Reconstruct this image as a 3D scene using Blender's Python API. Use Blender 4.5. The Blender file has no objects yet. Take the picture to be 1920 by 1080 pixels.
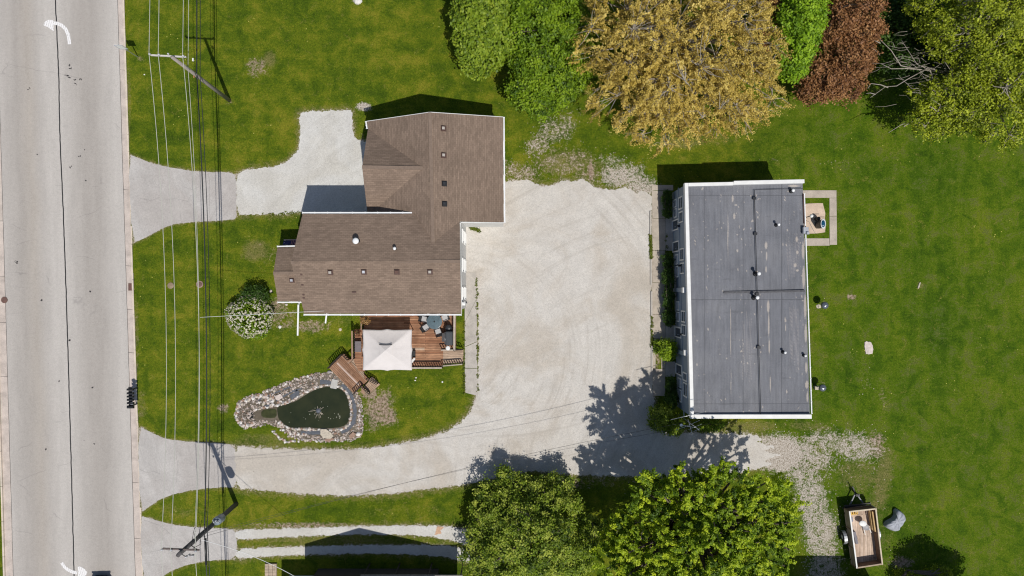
import bpy, bmesh, math, random
import numpy as np
from mathutils import Vector, Matrix
PI = math.pi
R = math.radians
SC = bpy.context.scene
COL = SC.collection
random.seed(7); RNG = np.random.default_rng(11)

# ------------------------------------------------------------ camera, sky, sun
H = 58.18                       # drone height in metres
S = 22.0                        # photo pixels per metre on the ground
cam = bpy.data.cameras.new('camera'); co = bpy.data.objects.new('camera', cam); COL.objects.link(co)
co.location = (0, 0, H); cam.sensor_width = 36; cam.lens = 24; cam.clip_end = 2000; cam.clip_start = 0.5
SC.camera = co
SUN = Vector((.242, -.484, 1)).normalized()
elev = math.asin(SUN.z); azim = math.atan2(SUN.x, SUN.y)
w = bpy.data.worlds.new('World'); SC.world = w; w.use_nodes = True
nt = w.node_tree; nt.nodes.clear()
sky = nt.nodes.new('ShaderNodeTexSky'); sky.sky_type = 'NISHITA'; sky.sun_disc = False
sky.sun_elevation = elev; sky.sun_rotation = azim
bg = nt.nodes.new('ShaderNodeBackground'); bg.inputs[1].default_value = .08
wo = nt.nodes.new('ShaderNodeOutputWorld'); nt.links.new(sky.outputs[0], bg.inputs[0]); nt.links.new(bg.outputs[0], wo.inputs[0])
sl = bpy.data.lights.new('sun', 'SUN'); so = bpy.data.objects.new('sun', sl); COL.objects.link(so)
sl.energy = 4.0; sl.angle = R(.53); sl.color = (1, .955, .89)
so.rotation_euler = SUN.to_track_quat('Z', 'Y').to_euler(); so.location = (10, -20, 60)
SC.view_settings.view_transform = 'Standard'; SC.view_settings.look = 'None'; SC.cycles.filter_width = 1.15
SC.view_settings.exposure = -0.1; SC.view_settings.gamma = 1

# ------------------------------------------------------------ helpers
def P(px, py, z=0.0):           # a place seen at photo pixel (px, py), at height z
    k = (1 - z / H) / S
    return Vector(((px - 960) * k, (540 - py) * k, z))
def G(px, py): return ((px - 960) / S, (540 - py) / S)

def srgb(r, g, b):
    f = lambda c: (c / 255 / 12.92) if c <= 10 else ((c / 255 + .055) / 1.055) ** 2.4
    return (f(r), f(g), f(b), 1)

class NT:
    def __init__(s, name):
        s.m = bpy.data.materials.new(name); s.m.use_nodes = True; s.t = s.m.node_tree
        s.b = s.t.nodes['Principled BSDF']; s.tc = s.t.nodes.new('ShaderNodeTexCoord')
        s.v = s.tc.outputs['Object']
    def n(s, k, **kw):
        o = s.t.nodes.new(k)
        for a, v in kw.items(): setattr(o, a, v)
        return o
    def l(s, a, b): s.t.links.new(a, b)
    def val(s, x, sock):
        if isinstance(x, (int, float)): sock.default_value = x
        elif isinstance(x, tuple): sock.default_value = x if len(x) == 4 or sock.type == 'VECTOR' else (*x, 1)
        else: s.l(x, sock)
    def noise(s, scale, detail=3, rough=.55, vec=None, sx=None, dist=0):
        o = s.n('ShaderNodeTexNoise'); o.inputs['Scale'].default_value = scale; o.inputs['Detail'].default_value = detail
        o.inputs['Roughness'].default_value = rough; o.inputs['Distortion'].default_value = dist
        v = vec or s.v
        if sx:
            mp = s.n('ShaderNodeMapping'); mp.inputs['Scale'].default_value = sx; s.l(v, mp.inputs[0]); v = mp.outputs[0]
        s.l(v, o.inputs['Vector']); return o.outputs['Fac']
    def math(s, op, a, b=0.0, c=None, clamp=False):
        o = s.n('ShaderNodeMath', operation=op, use_clamp=clamp); s.val(a, o.inputs[0]); s.val(b, o.inputs[1])
        if c is not None: s.val(c, o.inputs[2])
        return o.outputs[0]
    def ramp(s, f, stops, interp='LINEAR'):
        o = s.n('ShaderNodeValToRGB'); o.color_ramp.interpolation = interp
        e = o.color_ramp.elements
        while len(e) < len(stops): e.new(.5)
        for i, (p, c) in enumerate(stops):
            e[i].position = p; e[i].color = (c, c, c, 1) if isinstance(c, (int, float)) else (*c[:3], 1)
        s.val(f, o.inputs[0]); return o.outputs[0]
    def mix(s, f, a, b, mode='MIX'):
        o = s.n('ShaderNodeMix', data_type='RGBA', blend_type=mode)
        s.val(f, o.inputs[0]); s.val(a, o.inputs[6]); s.val(b, o.inputs[7]); return o.outputs[2]
    def smooth(s, x, lo, hi):
        o = s.n('ShaderNodeMapRange', interpolation_type='SMOOTHSTEP'); s.val(x, o.inputs[0])
        o.inputs[1].default_value = lo; o.inputs[2].default_value = hi; return o.outputs[0]
    def attr(s, name):
        o = s.n('ShaderNodeAttribute'); o.attribute_name = name; return o
    def bump(s, h, strength=.4, dist=.03):
        o = s.n('ShaderNodeBump'); o.inputs['Strength'].default_value = strength; o.inputs['Distance'].default_value = dist
        s.l(h, o.inputs['Height']); s.l(o.outputs[0], s.b.inputs['Normal'])
    def out(s, col, rough=.85, spec=.3, metal=0.0):
        s.val(col, s.b.inputs['Base Color']); s.val(rough, s.b.inputs['Roughness'])
        s.b.inputs['Specular IOR Level'].default_value = spec; s.b.inputs['Metallic'].default_value = metal
        return s.m

def plain(name, c, var=.18, scale=3.0, rough=.6, spec=.4, metal=0.0, bump=0.0, sx=None, fine=True):
    t = NT(name)
    a = t.noise(scale, 4, .6, sx=sx)
    lo = tuple(x * (1 - var) for x in c[:3]); hi = tuple(min(1, x * (1 + var)) for x in c[:3])
    col = t.ramp(a, [(.3, lo), (.7, hi)])
    if fine:
        col = t.mix(1.0, col, t.ramp(t.noise(scale * 9, 2), [(.3, 1 - var * .6), (.7, 1.0)]), 'MULTIPLY')
    if bump: t.bump(a, bump, .02)
    return t.out(col, rough, spec, metal)

M = {}
M['white'] = plain('white_paint', (.74, .74, .72), .07, 2, .5)
M['white_metal'] = plain('white_coated_metal', (.78, .79, .79), .05, 2, .4)
M['siding'] = plain('pale_siding', (.62, .62, .60), .06, 1.5, .6, sx=(1, 1, 8))
M['blue_siding'] = plain('blue_grey_siding', (.20, .25, .31), .08, 1.5, .65, sx=(1, 1, 7), bump=.2)
M['shade_siding'] = plain('shade_darkened_siding', (.05, .045, .04), .15, 2, .8)  # dark colour stands for the shade on the neighbour house's north side
M['blue_trim'] = plain('blue_grey_trim', (.25, .30, .36), .08, 2, .6)
M['pane'] = plain('window_glass', (.03, .045, .06), .3, 1, .08, .8, fine=False)
M['black'] = plain('black_metal', (.018, .019, .021), .3, 6, .45)
M['darkplastic'] = plain('dark_plastic', (.03, .032, .036), .3, 5, .4)
M['grey_metal'] = plain('grey_metal', (.33, .34, .35), .15, 6, .4, .5, .6)
M['galv'] = plain('galvanised_metal', (.55, .57, .6), .15, 8, .35, .5, .7)
M['pole'] = plain('weathered_pole_wood', (.33, .29, .26), .28, 5, .85, sx=(8, 8, 1), bump=.3)
M['pole_dark'] = plain('dark_pole_wood', (.10, .095, .095), .3, 5, .85, sx=(8, 8, 1), bump=.3)
M['arm'] = plain('pale_arm_wood', (.58, .55, .52), .15, 8, .8)
M['arm_dark'] = plain('dark_arm_wood', (.16, .13, .12), .25, 8, .8)
M['wire_pale'] = plain('bare_aluminium_wire', (.50, .50, .44), .08, 2, .5, .4)
M['wire_dark'] = plain('black_cable', (.02, .025, .028), .2, 2, .5)
M['concrete'] = None
M['canopy'] = plain('off_white_canopy_fabric', (.66, .62, .60), .05, 1.2, .85, .1)
M['tub_blue'] = plain('blue_water', (.01, .07, .14), .3, 3, .15, .6)
M['yellow'] = plain('yellow_plastic', (.62, .38, .05), .12, 5, .5)
M['orange_foliage'] = plain('orange_leaf', (.36, .2, .07), .3, 6, .8)
M['tarp'] = plain('grey_tarpaulin', (.36, .38, .42), .16, 4, .7, bump=.4)
M['cushion'] = plain('pale_cushion', (.42, .42, .42), .12, 8, .85)
M['glass_table'] = plain('smoked_glass', (.10, .145, .165), .22, 3.2, .2, .6)
M['navy'] = plain('navy_paint', (.012, .018, .04), .2, 3, .2, .6)
M['cloth_navy'] = plain('navy_cloth', (.03, .03, .12), .2, 5, .8)
M['cloth_red'] = plain('red_white_cloth', (.45, .2, .2), .3, 5, .8)
M['timber_pale'] = plain('pale_bare_timber', (.60, .51, .38), .14, 7, .8)
M['insul'] = plain('grey_porcelain', (.55, .55, .58), .1, 8, .3)
M['stone_a'] = plain('pale_pink_stone', (.60, .52, .47), .2, 6, .9, bump=.4)
M['stone_b'] = plain('buff_stone', (.52, .46, .37), .22, 6, .9, bump=.4)
M['stone_c'] = plain('grey_stone', (.36, .34, .33), .25, 6, .9, bump=.4)
M['stone_d'] = plain('white_stone', (.72, .69, .65), .14, 6, .9, bump=.4)
M['stone_o'] = plain('rust_orange_stone', (.34, .225, .165), .25, 5, .9, bump=.4)
M['rubber'] = plain('tyre_rubber', (.025, .025, .026), .2, 6, .8)
M['iron'] = plain('rusty_iron', (.12, .065, .05), .3, 12, .8)
M['soil'] = plain('mulch_soil', (.25, .19, .14), .4, 5, .95, bump=.5)
M['liner'] = plain('slate_pond_liner', (.095, .105, .125), .3, 4, .6, bump=.4)
M['brown_flash'] = plain('brown_flashing', (.09, .05, .04), .2, 9, .6)
M['seal'] = plain('tar_crack_seal', (.018, .018, .02), .3, 9, .6)
M['paint_white'] = None

def m_paint():
    t = NT('worn_white_road_paint')
    f = t.noise(9, 4, .65, sx=(1, 3, 1)); g = t.noise(40, 2)
    sx = t.n('ShaderNodeSeparateXYZ'); t.l(t.v, sx.inputs[0])
    wv = t.math('SINE', t.math('MULTIPLY', t.math('ADD', sx.outputs[0], t.math('MULTIPLY', sx.outputs[1], .25)), 40.0))
    k = t.math('ADD', t.math('MULTIPLY', wv, .16), t.math('ADD', f, t.math('MULTIPLY', g, .3)))
    return t.out(t.mix(t.smooth(k, .38, .62), (.40, .375, .36), (.78, .77, .76)), .7)
M['paint_white'] = m_paint()

def m_concrete(name, c, edge=None):
    t = NT(name)
    a = t.noise(1.3, 5, .6); b = t.noise(14, 4, .7); d = t.noise(60, 2)
    col = t.ramp(a, [(.3, tuple(x * .8 for x in c)), (.5, c), (.72, tuple(min(1, x * 1.15) for x in c))])
    col = t.mix(1.0, col, t.ramp(b, [(.3, .82), (.6, 1.0)]), 'MULTIPLY')
    col = t.mix(1.0, col, t.ramp(d, [(.25, .8), (.5, 1.0)]), 'MULTIPLY')
    t.bump(d, .3, .01)
    return t.out(col, .9)
M['concrete'] = m_concrete('weathered_concrete', (.47, .41, .34))
M['concrete_path'] = m_concrete('grey_beige_path_concrete', (.47, .435, .39))
M['concrete_tan'] = m_concrete('tan_concrete', (.60, .47, .36))
M['gutter'] = m_concrete('kerb_concrete', (.56, .485, .43))
M['kerb_top'] = m_concrete('kerb_edge_concrete', (.66, .57, .47))

def m_road():
    t = NT('worn_road_asphalt')
    sx = t.n('ShaderNodeSeparateXYZ'); t.l(t.v, sx.inputs[0])
    u = t.math('ADD', sx.outputs[0], t.math('MULTIPLY', sx.outputs[1], .0324))     # across the road
    wob = t.math('MULTIPLY', t.math('SUBTRACT', t.noise(.22, 3), .5), .9)
    uu = t.math('MULTIPLY_ADD', t.math('ADD', u, wob), 1 / 11.0, 44.0 / 11.0)
    L = (.480, .450, .416); D = (.375, .345, .314); MM = (.428, .398, .366); B = (.40, .362, .320)
    band = t.ramp(uu, [(.02, L), (.10, MM), (.20, D), (.30, B), (.38, MM), (.45, L), (.55, L), (.62, MM), (.72, D), (.80, D), (.88, MM), (.95, L)])
    c = t.mix(1.0, band, t.ramp(t.noise(.5, 5, .6, sx=(3, .35, 1)), [(.3, .93), (.7, 1.04)]), 'MULTIPLY')
    c = t.mix(1.0, c, t.ramp(t.noise(5, 4, .75), [(.34, .92), (.55, 1.0), (.7, 1.04)]), 'MULTIPLY')
    c = t.mix(1.0, c, t.ramp(t.noise(15, 3, .8), [(.34, .86), (.5, 1.0), (.66, 1.10)]), 'MULTIPLY')
    vo = t.n('ShaderNodeTexVoronoi', feature='DISTANCE_TO_EDGE'); vo.inputs['Scale'].default_value = .42
    mp = t.n('ShaderNodeMapping'); mp.inputs['Scale'].default_value = (.35, .8, 1); t.l(t.v, mp.inputs[0])
    nv = t.n('ShaderNodeTexNoise'); nv.inputs['Scale'].default_value = 1.3; nv.inputs['Detail'].default_value = 5; t.l(t.v, nv.inputs[0])
    ad = t.n('ShaderNodeMix', data_type='VECTOR'); ad.inputs[0].default_value = .22; t.l(mp.outputs[0], ad.inputs[4]); t.l(nv.outputs['Color'], ad.inputs[5])
    t.l(ad.outputs[1], vo.inputs['Vector'])
    crack = t.math('MULTIPLY', t.math('SUBTRACT', 1.0, t.smooth(vo.outputs['Distance'], .002, .008)), t.smooth(t.noise(.35, 2), .52, .62))
    c = t.mix(t.math('MULTIPLY', crack, .28), c, (.15, .14, .14))
    spot = t.smooth(t.noise(5.5, 2, .4), .77, .80)
    c = t.mix(t.math('MULTIPLY', spot, .5), c, (.16, .15, .15))
    t.bump(t.noise(75, 2), .25, .01)
    return t.out(c, .88)
M['road'] = m_road()

def m_gravel(name, base, warm, track=0.0):
    t = NT(name)
    a = t.noise(.16, 5, .6, dist=1.2); b = t.noise(.9, 5, .65, dist=.6); d = t.noise(6, 4, .75); e = t.noise(14, 4, .8)
    c = t.mix(t.smooth(a, .38, .66), base, warm)
    c = t.mix(1.0, c, t.ramp(b, [(.25, .90), (.5, .98), (.72, 1.07)]), 'MULTIPLY')
    c = t.mix(1.0, c, t.ramp(d, [(.28, .84), (.5, 1.0), (.8, 1.1)]), 'MULTIPLY')
    c = t.mix(1.0, c, t.ramp(e, [(.33, .74), (.46, .97), (.68, 1.15)]), 'MULTIPLY')
    if track:
        for (cx, cy, kr, th) in ((-4.5, -5.5, 2.4, .52), (14.0, -16.5, 2.0, .55), (-2.0, 18.0, 2.2, .56)):
            sb = t.n('ShaderNodeVectorMath', operation='SUBTRACT'); t.l(t.v, sb.inputs[0]); sb.inputs[1].default_value = (cx, cy, 0)
            ln = t.n('ShaderNodeVectorMath', operation='LENGTH'); t.l(sb.outputs[0], ln.inputs[0]); xy = t.n('ShaderNodeSeparateXYZ'); t.l(sb.outputs[0], xy.inputs[0])
            an_ = t.math('ARCTAN2', xy.outputs[1], xy.outputs[0]); cb = t.n('ShaderNodeCombineXYZ'); t.l(t.math('MULTIPLY', ln.outputs['Value'], kr), cb.inputs[0]); t.l(t.math('MULTIPLY', an_, 1.6), cb.inputs[1])
            s1 = t.noise(1.0, 5, .65, vec=cb.outputs[0], dist=.35); zone = t.smooth(t.noise(.14, 2, .5, sx=(1, 1, 1), vec=sb.outputs[0]), .42, .6)
            c = t.mix(t.math('MULTIPLY', t.math('MULTIPLY', t.smooth(s1, th, th + .13), zone), track), c, tuple(x * .72 for x in warm))
            c = t.mix(t.math('MULTIPLY', t.math('MULTIPLY', t.smooth(s1, 1 - th - .02, 1 - th - .14), zone), track * .7), c, tuple(min(1, x * 1.18) for x in base))
    c = t.mix(t.math('MULTIPLY', t.smooth(t.noise(4.2, 3, .6), .70, .75), .65), c, (.10, .09, .06))
    t.bump(e, .6, .02)
    return t.out(c, .93)
M['gravel'] = m_gravel('limestone_gravel', (.555, .528, .488), (.475, .43, .372), .34)
M['gravel_pale'] = m_gravel('pale_limestone_gravel', (.575, .565, .535), (.52, .50, .455), .2)
M['apron'] = m_gravel('grey_apron_asphalt', (.47, .448, .425), (.42, .39, .365), .3)

def m_lawn():
    t = NT('lawn')
    at = t.attr('mask'); sp = t.n('ShaderNodeSeparateColor'); t.l(at.outputs['Color'], sp.inputs[0])
    gr, so_, dr = sp.outputs[0], sp.outputs[1], sp.outputs[2]
    n0 = t.noise(.13, 4, .6); n1 = t.noise(.75, 5, .65, dist=.5); n2 = t.noise(5.0, 4, .7); n3 = t.noise(8.5, 4, .8); n4 = t.noise(19, 3, .8); nA = t.noise(1.7, 4, .65, dist=.8)
    sxy = t.n('ShaderNodeSeparateXYZ'); t.l(t.v, sxy.inputs[0])
    hs = t.noise(1.0, 3, .6, sx=(.09, .95, 1), dist=.4); vs = t.noise(1.0, 3, .6, sx=(.8, .09, 1), dist=.4)
    right = t.smooth(sxy.outputs[0], 18, 28)
    st = t.mix(right, hs, vs)
    f = t.math('ADD', t.math('MULTIPLY', n0, .35), t.math('ADD', t.math('MULTIPLY', n1, .62), t.math('MULTIPLY', st, .20)))
    f = t.math('ADD', t.math('SUBTRACT', f, .004), t.math('MULTIPLY', t.math('SUBTRACT', n2, .5), .35))
    c = t.ramp(f, [(.40, (.034, .064, .004)), (.52, (.064, .103, .005)), (.61, (.104, .137, .007)), (.72, (.174, .176, .015))])
    c = t.mix(t.math('MULTIPLY', right, .85), c, t.mix(1.0, c, (.76, .95, .70), 'MULTIPLY'))
    # clover and bare grey-green blotches in the back lawn
    bl = t.math('MULTIPLY', right, t.smooth(t.math('ADD', n1, t.math('MULTIPLY', t.math('SUBTRACT', n2, .5), .7)), .52, .66))
    c = t.mix(t.math('MULTIPLY', bl, .50), c, (.070, .088, .034))
    c = t.mix(t.math('MULTIPLY', t.smooth(t.math('ADD', nA, t.math('MULTIPLY', t.math('SUBTRACT', n3, .5), .6)), .60, .72), .45), c, (.18, .165, .035))
    c = t.mix(1.0, c, t.ramp(n3, [(.34, .72), (.5, .99), (.66, 1.30)]), 'MULTIPLY')
    c = t.mix(1.0, c, t.ramp(n4, [(.34, .55), (.5, 1.0), (.68, 1.55)]), 'MULTIPLY')
    mixn = t.math('SUBTRACT', t.math('ADD', t.math('MULTIPLY', nA, .30), t.math('ADD', t.math('MULTIPLY', n2, .30), t.math('ADD', t.math('MULTIPLY', n3, .2), t.math('MULTIPLY', n4, .2)))), .5)
    dm = t.smooth(t.math('ADD', dr, t.math('MULTIPLY', mixn, 2.2)), .38, .85)
    c = t.mix(t.math('MULTIPLY', dm, .75), c, t.ramp(n3, [(.36, (.11, .10, .03)), (.64, (.27, .23, .09))]))
    # dandelions
    vo = t.n('ShaderNodeTexVoronoi'); vo.inputs['Scale'].default_value = 2.0; t.l(t.v, vo.inputs['Vector'])
    dan = t.math('MULTIPLY', t.math('LESS_THAN', vo.outputs['Distance'], .085), t.smooth(t.noise(.3, 2), .55, .63))
    c = t.mix(t.math('MULTIPLY', dan, .8), c, (.52, .48, .12))
    sm = t.smooth(t.math('ADD', so_, t.math('MULTIPLY', mixn, 2.6)), .34, .66)
    soil = t.mix(t.smooth(n2, .36, .64), (.19, .135, .09), (.42, .325, .245)); soil = t.mix(1.0, soil, t.ramp(n4, [(.3, .6), (.6, 1.1)]), 'MULTIPLY')
    c = t.mix(sm, c, soil)
    gm = t.smooth(t.math('ADD', gr, t.math('MULTIPLY', mixn, 2.8)), .36, .66)
    gv = t.mix(1.0, t.mix(t.smooth(n3, .34, .6), (.21, .165, .11), (.60, .545, .48)), t.ramp(n4, [(.34, .55), (.55, 1.08)]), 'MULTIPLY')
    c = t.mix(gm, c, gv)
    t.bump(t.math('ADD', n3, n4), .8, .05)
    return t.out(c, .95, .1)
M['lawn'] = m_lawn()

def m_shingle(name, swap, c):
    t = NT(name)
    sx = t.n('ShaderNodeSeparateXYZ'); t.l(t.v, sx.inputs[0]); cb = t.n('ShaderNodeCombineXYZ')
    a, b = (0, 1) if not swap else (1, 0)
    t.l(sx.outputs[a], cb.inputs[0]); t.l(sx.outputs[b], cb.inputs[1])
    br = t.n('ShaderNodeTexBrick'); t.l(cb.outputs[0], br.inputs['Vector']); br.inputs['Scale'].default_value = 1
    br.inputs['Brick Width'].default_value = .31; br.inputs['Row Height'].default_value = .135; br.inputs['Mortar Size'].default_value = .010
    br.inputs['Mortar Smooth'].default_value = .3
    br.inputs['Color1'].default_value = (*[x * .88 for x in c], 1); br.inputs['Color2'].default_value = (*[x * 1.11 for x in c], 1)
    br.inputs['Mortar'].default_value = (*[x * .66 for x in c], 1)
    k = t.mix(1.0, br.outputs['Color'], t.ramp(t.noise(.5, 4, .6), [(.3, .88), (.7, 1.10)]), 'MULTIPLY')
    k = t.mix(1.0, k, t.ramp(t.noise(3.0, 3, .6, vec=cb.outputs[0], sx=(.35, 2.2, 1)), [(.3, .85), (.7, 1.12)]), 'MULTIPLY')
    k = t.mix(1.0, k, t.ramp(t.noise(60, 2), [(.3, .80), (.7, 1.15)]), 'MULTIPLY')
    t.bump(br.outputs['Fac'], -.35, .02)
    return t.out(k, .93, .15)
SH = (.228, .168, .128)
M['shingle_ew'] = m_shingle('brown_shingles_east_west', False, SH)
M['shingle_ns'] = m_shingle('brown_shingles_north_south', True, SH)

def m_planks(name, ang, c1, c2, wdt=.14):
    t = NT(name)
    mp = t.n('ShaderNodeMapping'); mp.inputs['Rotation'].default_value = (0, 0, ang); t.l(t.v, mp.inputs[0])
    br = t.n('ShaderNodeTexBrick'); t.l(mp.outputs[0], br.inputs['Vector']); br.inputs['Scale'].default_value = 1
    br.inputs['Brick Width'].default_value = 3.6; br.inputs['Row Height'].default_value = wdt; br.inputs['Mortar Size'].default_value = .010
    br.inputs['Color1'].default_value = (*c1, 1); br.inputs['Color2'].default_value = (*c2, 1); br.inputs['Mortar'].default_value = (.04, .022, .016, 1)
    k = t.mix(1.0, br.outputs['Color'], t.ramp(t.noise(1.3, 4, .6), [(.3, .70), (.7, 1.18)]), 'MULTIPLY')
    k = t.mix(1.0, k, t.ramp(t.noise(6, 4, .6, vec=mp.outputs[0], sx=(.3, 4, 1)), [(.3, .72), (.7, 1.25)]), 'MULTIPLY')
    t.bump(br.outputs['Fac'], -.4, .015)
    return t.out(k, .8, .2)
M['deck'] = m_planks('stained_deck_boards', 0, (.25, .115, .062), (.42, .235, .14))
M['deck_pale'] = m_planks('pale_deck_boards', 0, (.38, .27, .19), (.50, .37, .27))
M['bridge'] = m_planks('diagonal_deck_boards', R(45.5), (.23, .12, .068), (.35, .205, .13))
M['bridge_pale'] = m_planks('pale_diagonal_boards', R(45.5), (.36, .25, .17), (.46, .34, .25))
M['rail'] = plain('stained_rail_timber', (.33, .21, .14), .2, 5, .8)
M['rail_pale'] = plain('weathered_rail_timber', (.44, .38, .31), .18, 5, .8)
M['rail_dark'] = plain('dark_baluster_metal', (.035, .025, .022), .3, 5, .7)
M['trailer_floor'] = m_planks('trailer_floor_boards', R(90), (.46, .345, .26), (.62, .49, .39), .17)
M['ply'] = plain('brown_plywood', (.20, .12, .075), .22, 3, .8)

def m_water():
    t = NT('murky_pond_water')
    c = t.ramp(t.noise(.7, 4), [(.3, (.016, .022, .008)), (.7, (.032, .036, .014))])
    t.bump(t.noise(3.5, 2), .08, .02)
    return t.out(c, .06, .5)
M['water'] = m_water()

def m_bark(name, c):
    return plain(name, c, .35, 6, .9, .2, bump=.4, sx=(3, 3, 1))
M['bark'] = m_bark('brown_bark', (.15, .12, .10)); M['bark_pale'] = m_bark('pale_grey_bark', (.38, .34, .28))

def m_leaf(name, c1, c2, c3, trans=.35):
    t = NT(name)
    a = t.attr('tint'); k = a.outputs['Fac']
    col = t.ramp(k, [(.0, c1), (.5, c2), (1.0, c3)])
    t.out(col, .55, .35)
    tr = t.n('ShaderNodeBsdfTranslucent'); t.l(col, tr.inputs[0])
    mx = t.n('ShaderNodeMixShader'); mx.inputs[0].default_value = trans
    t.l(t.b.outputs[0], mx.inputs[1]); t.l(tr.outputs[0], mx.inputs[2])
    t.l(mx.outputs[0], t.t.nodes['Material Output'].inputs[0])
    return t.m

# ---------------- mesh builder
class MB:
    def __init__(s): s.v = []; s.f = []; s.sm = []
    def add(s, vs, fs, smooth=False):
        o = len(s.v); s.v += [tuple(v) for v in vs]; s.f += [[i + o for i in f] for f in fs]; s.sm += [smooth] * len(fs); return s
    def box(s, c, d, rot=0.0, mat=None):
        x, y, z = d[0] / 2, d[1] / 2, d[2] / 2
        m = mat or Matrix.Rotation(rot, 3, 'Z')
        vs = [Vector(c) + m @ Vector((a * x, b * y, e * z)) for a in (-1, 1) for b in (-1, 1) for e in (-1, 1)]
        return s.add(vs, [(0, 1, 3, 2), (4, 6, 7, 5), (0, 4, 5, 1), (2, 3, 7, 6), (0, 2, 6, 4), (1, 5, 7, 3)])
    def beam(s, a, b, w, h, up=(0, 0, 1)):      # square bar from a to b, top faces up
        a, b = Vector(a), Vector(b); d = (b - a); L = d.length; d.normalize()
        u = Vector(up); side = d.cross(u)
        if side.length < 1e-4: side = Vector((1, 0, 0))
        side.normalize(); n = side.cross(d)
        m = Matrix((d, side, n)).transposed()
        return s.box((a + b) / 2, (L, w, h), mat=m)
    def prism(s, pts, z0, z1):                  # flat polygon (2D) with thickness
        n = len(pts)
        vs = [(p[0], p[1], z0) for p in pts] + [(p[0], p[1], z1) for p in pts]
        ar = sum(pts[i][0] * pts[(i + 1) % n][1] - pts[(i + 1) % n][0] * pts[i][1] for i in range(n))
        idx = list(range(n)) if ar > 0 else list(range(n))[::-1]
        fs = [[i + n for i in idx], idx[::-1]]
        for q in range(n):
            a, b = idx[q], idx[(q + 1) % n]; fs.append([a, b, b + n, a + n])
        return s.add(vs, fs)
    def slab(s, pts, th=.14):                   # sloping 3D polygon with thickness downwards
        n = len(pts); pts = [Vector(p) for p in pts]
        nr = Vector((0, 0, 0))
        for i in range(n):
            a, b = pts[i], pts[(i + 1) % n]; nr += a.cross(b)
        if nr.z < 0: pts = pts[::-1]
        vs = pts + [p - Vector((0, 0, th)) for p in pts]
        fs = [list(range(n)), list(range(2 * n - 1, n - 1, -1))]
        for i in range(n): fs.append([i + n, (i + 1) % n + n, (i + 1) % n, i])
        return s.add(vs, fs)
    def tube(s, path, r, n=8, cap=True, smooth=True):
        path = [Vector(p) for p in path]; k = len(path)
        rs = r if isinstance(r, (list, tuple)) else [r] * k
        vs = []; prev = None
        for i, p in enumerate(path):
            d = (path[min(i + 1, k - 1)] - path[max(i - 1, 0)]).normalized()
            if prev is None:
                a = d.orthogonal().normalized()
            else:
                a = (prev - d * prev.dot(d)); a = a.normalized() if a.length > 1e-5 else d.orthogonal().normalized()
            prev = a; b = d.cross(a)
            vs += [p + (a * math.cos(2 * PI * j / n) + b * math.sin(2 * PI * j / n)) * rs[i] for j in range(n)]
        fs = [[i * n + j, i * n + (j + 1) % n, (i + 1) * n + (j + 1) % n, (i + 1) * n + j] for i in range(k - 1) for j in range(n)]
        if cap: fs += [list(range(n))[::-1], [(k - 1) * n + j for j in range(n)]]
        return s.add(vs, fs, smooth)
    def lathe(s, c, prof, n=20, sx=1.0, sy=1.0, rot=0.0, smooth=True):
        c = Vector(c); vs = []; cr, sr = math.cos(rot), math.sin(rot)
        for r, z in prof:
            for j in range(n):
                x = r * sx * math.cos(2 * PI * j / n); y = r * sy * math.sin(2 * PI * j / n)
                vs.append((c.x + x * cr - y * sr, c.y + x * sr + y * cr, c.z + z))
        k = len(prof)
        fs = [[i * n + j, i * n + (j + 1) % n, (i + 1) * n + (j + 1) % n, (i + 1) * n + j] for i in range(k - 1) for j in range(n)]
        fs += [list(range(n))[::-1], [(k - 1) * n + j for j in range(n)]]
        return s.add(vs, fs, smooth)
    def rock(s, c, rx, ry, rz, seed=0, rot=0.0, rough=.18):
        rg = random.Random(seed); bm = bmesh.new(); bmesh.ops.create_icosphere(bm, subdivisions=2, radius=1)
        m = Matrix.Rotation(rot, 3, 'Z'); vs = []
        for v in bm.verts:
            k = 1 + rg.uniform(-rough, rough); q = Vector((v.co.x * rx * k, v.co.y * ry * k, max(v.co.z, -.35) * rz * k)); vs.append(Vector(c) + m @ q)
        fs = [[v.index for v in f.verts] for f in bm.faces]; bm.free()
        return s.add(vs, fs)

def wloc(o):
    p = Vector((0, 0, 0))
    while o is not None: p += Vector(o.location); o = o.parent
    return p
def build(name, mb, mat, parent=None, origin=None, bevel=0.0):
    off = wloc(parent) if parent else Vector(origin if origin is not None else (0, 0, 0))
    me = bpy.data.meshes.new(name)
    me.from_pydata([(v[0] - off.x, v[1] - off.y, v[2] - off.z) for v in mb.v], [], mb.f)
    me.polygons.foreach_set('use_smooth', mb.sm); me.update()
    me.materials.append(mat); o = bpy.data.objects.new(name, me); COL.objects.link(o)
    if parent: o.parent = parent
    else: o.location = off
    if bevel:
        b = o.modifiers.new('bevel', 'BEVEL'); b.width = bevel; b.segments = 2; b.limit_method = 'ANGLE'
    return o
def tag(o, label=None, cat=None, group=None, kind=None):
    if label: o['label'] = label
    if cat: o['category'] = cat
    if group: o['group'] = group
    if kind: o['kind'] = kind
    return o
def thing(name, label, cat, loc=(0, 0, 0), group=None):
    o = bpy.data.objects.new(name, None); COL.objects.link(o); o.location = loc; o.empty_display_size = .3
    return tag(o, label, cat, group)
def copy_tree(o, parent=None):
    c = o.copy(); COL.objects.link(c)
    if parent: c.parent = parent
    for ch in list(o.children): copy_tree(ch, c)
    return c
def struct(name, mb, mat, **k):
    o = build(name, mb, mat); o['kind'] = 'structure'; return o

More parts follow.
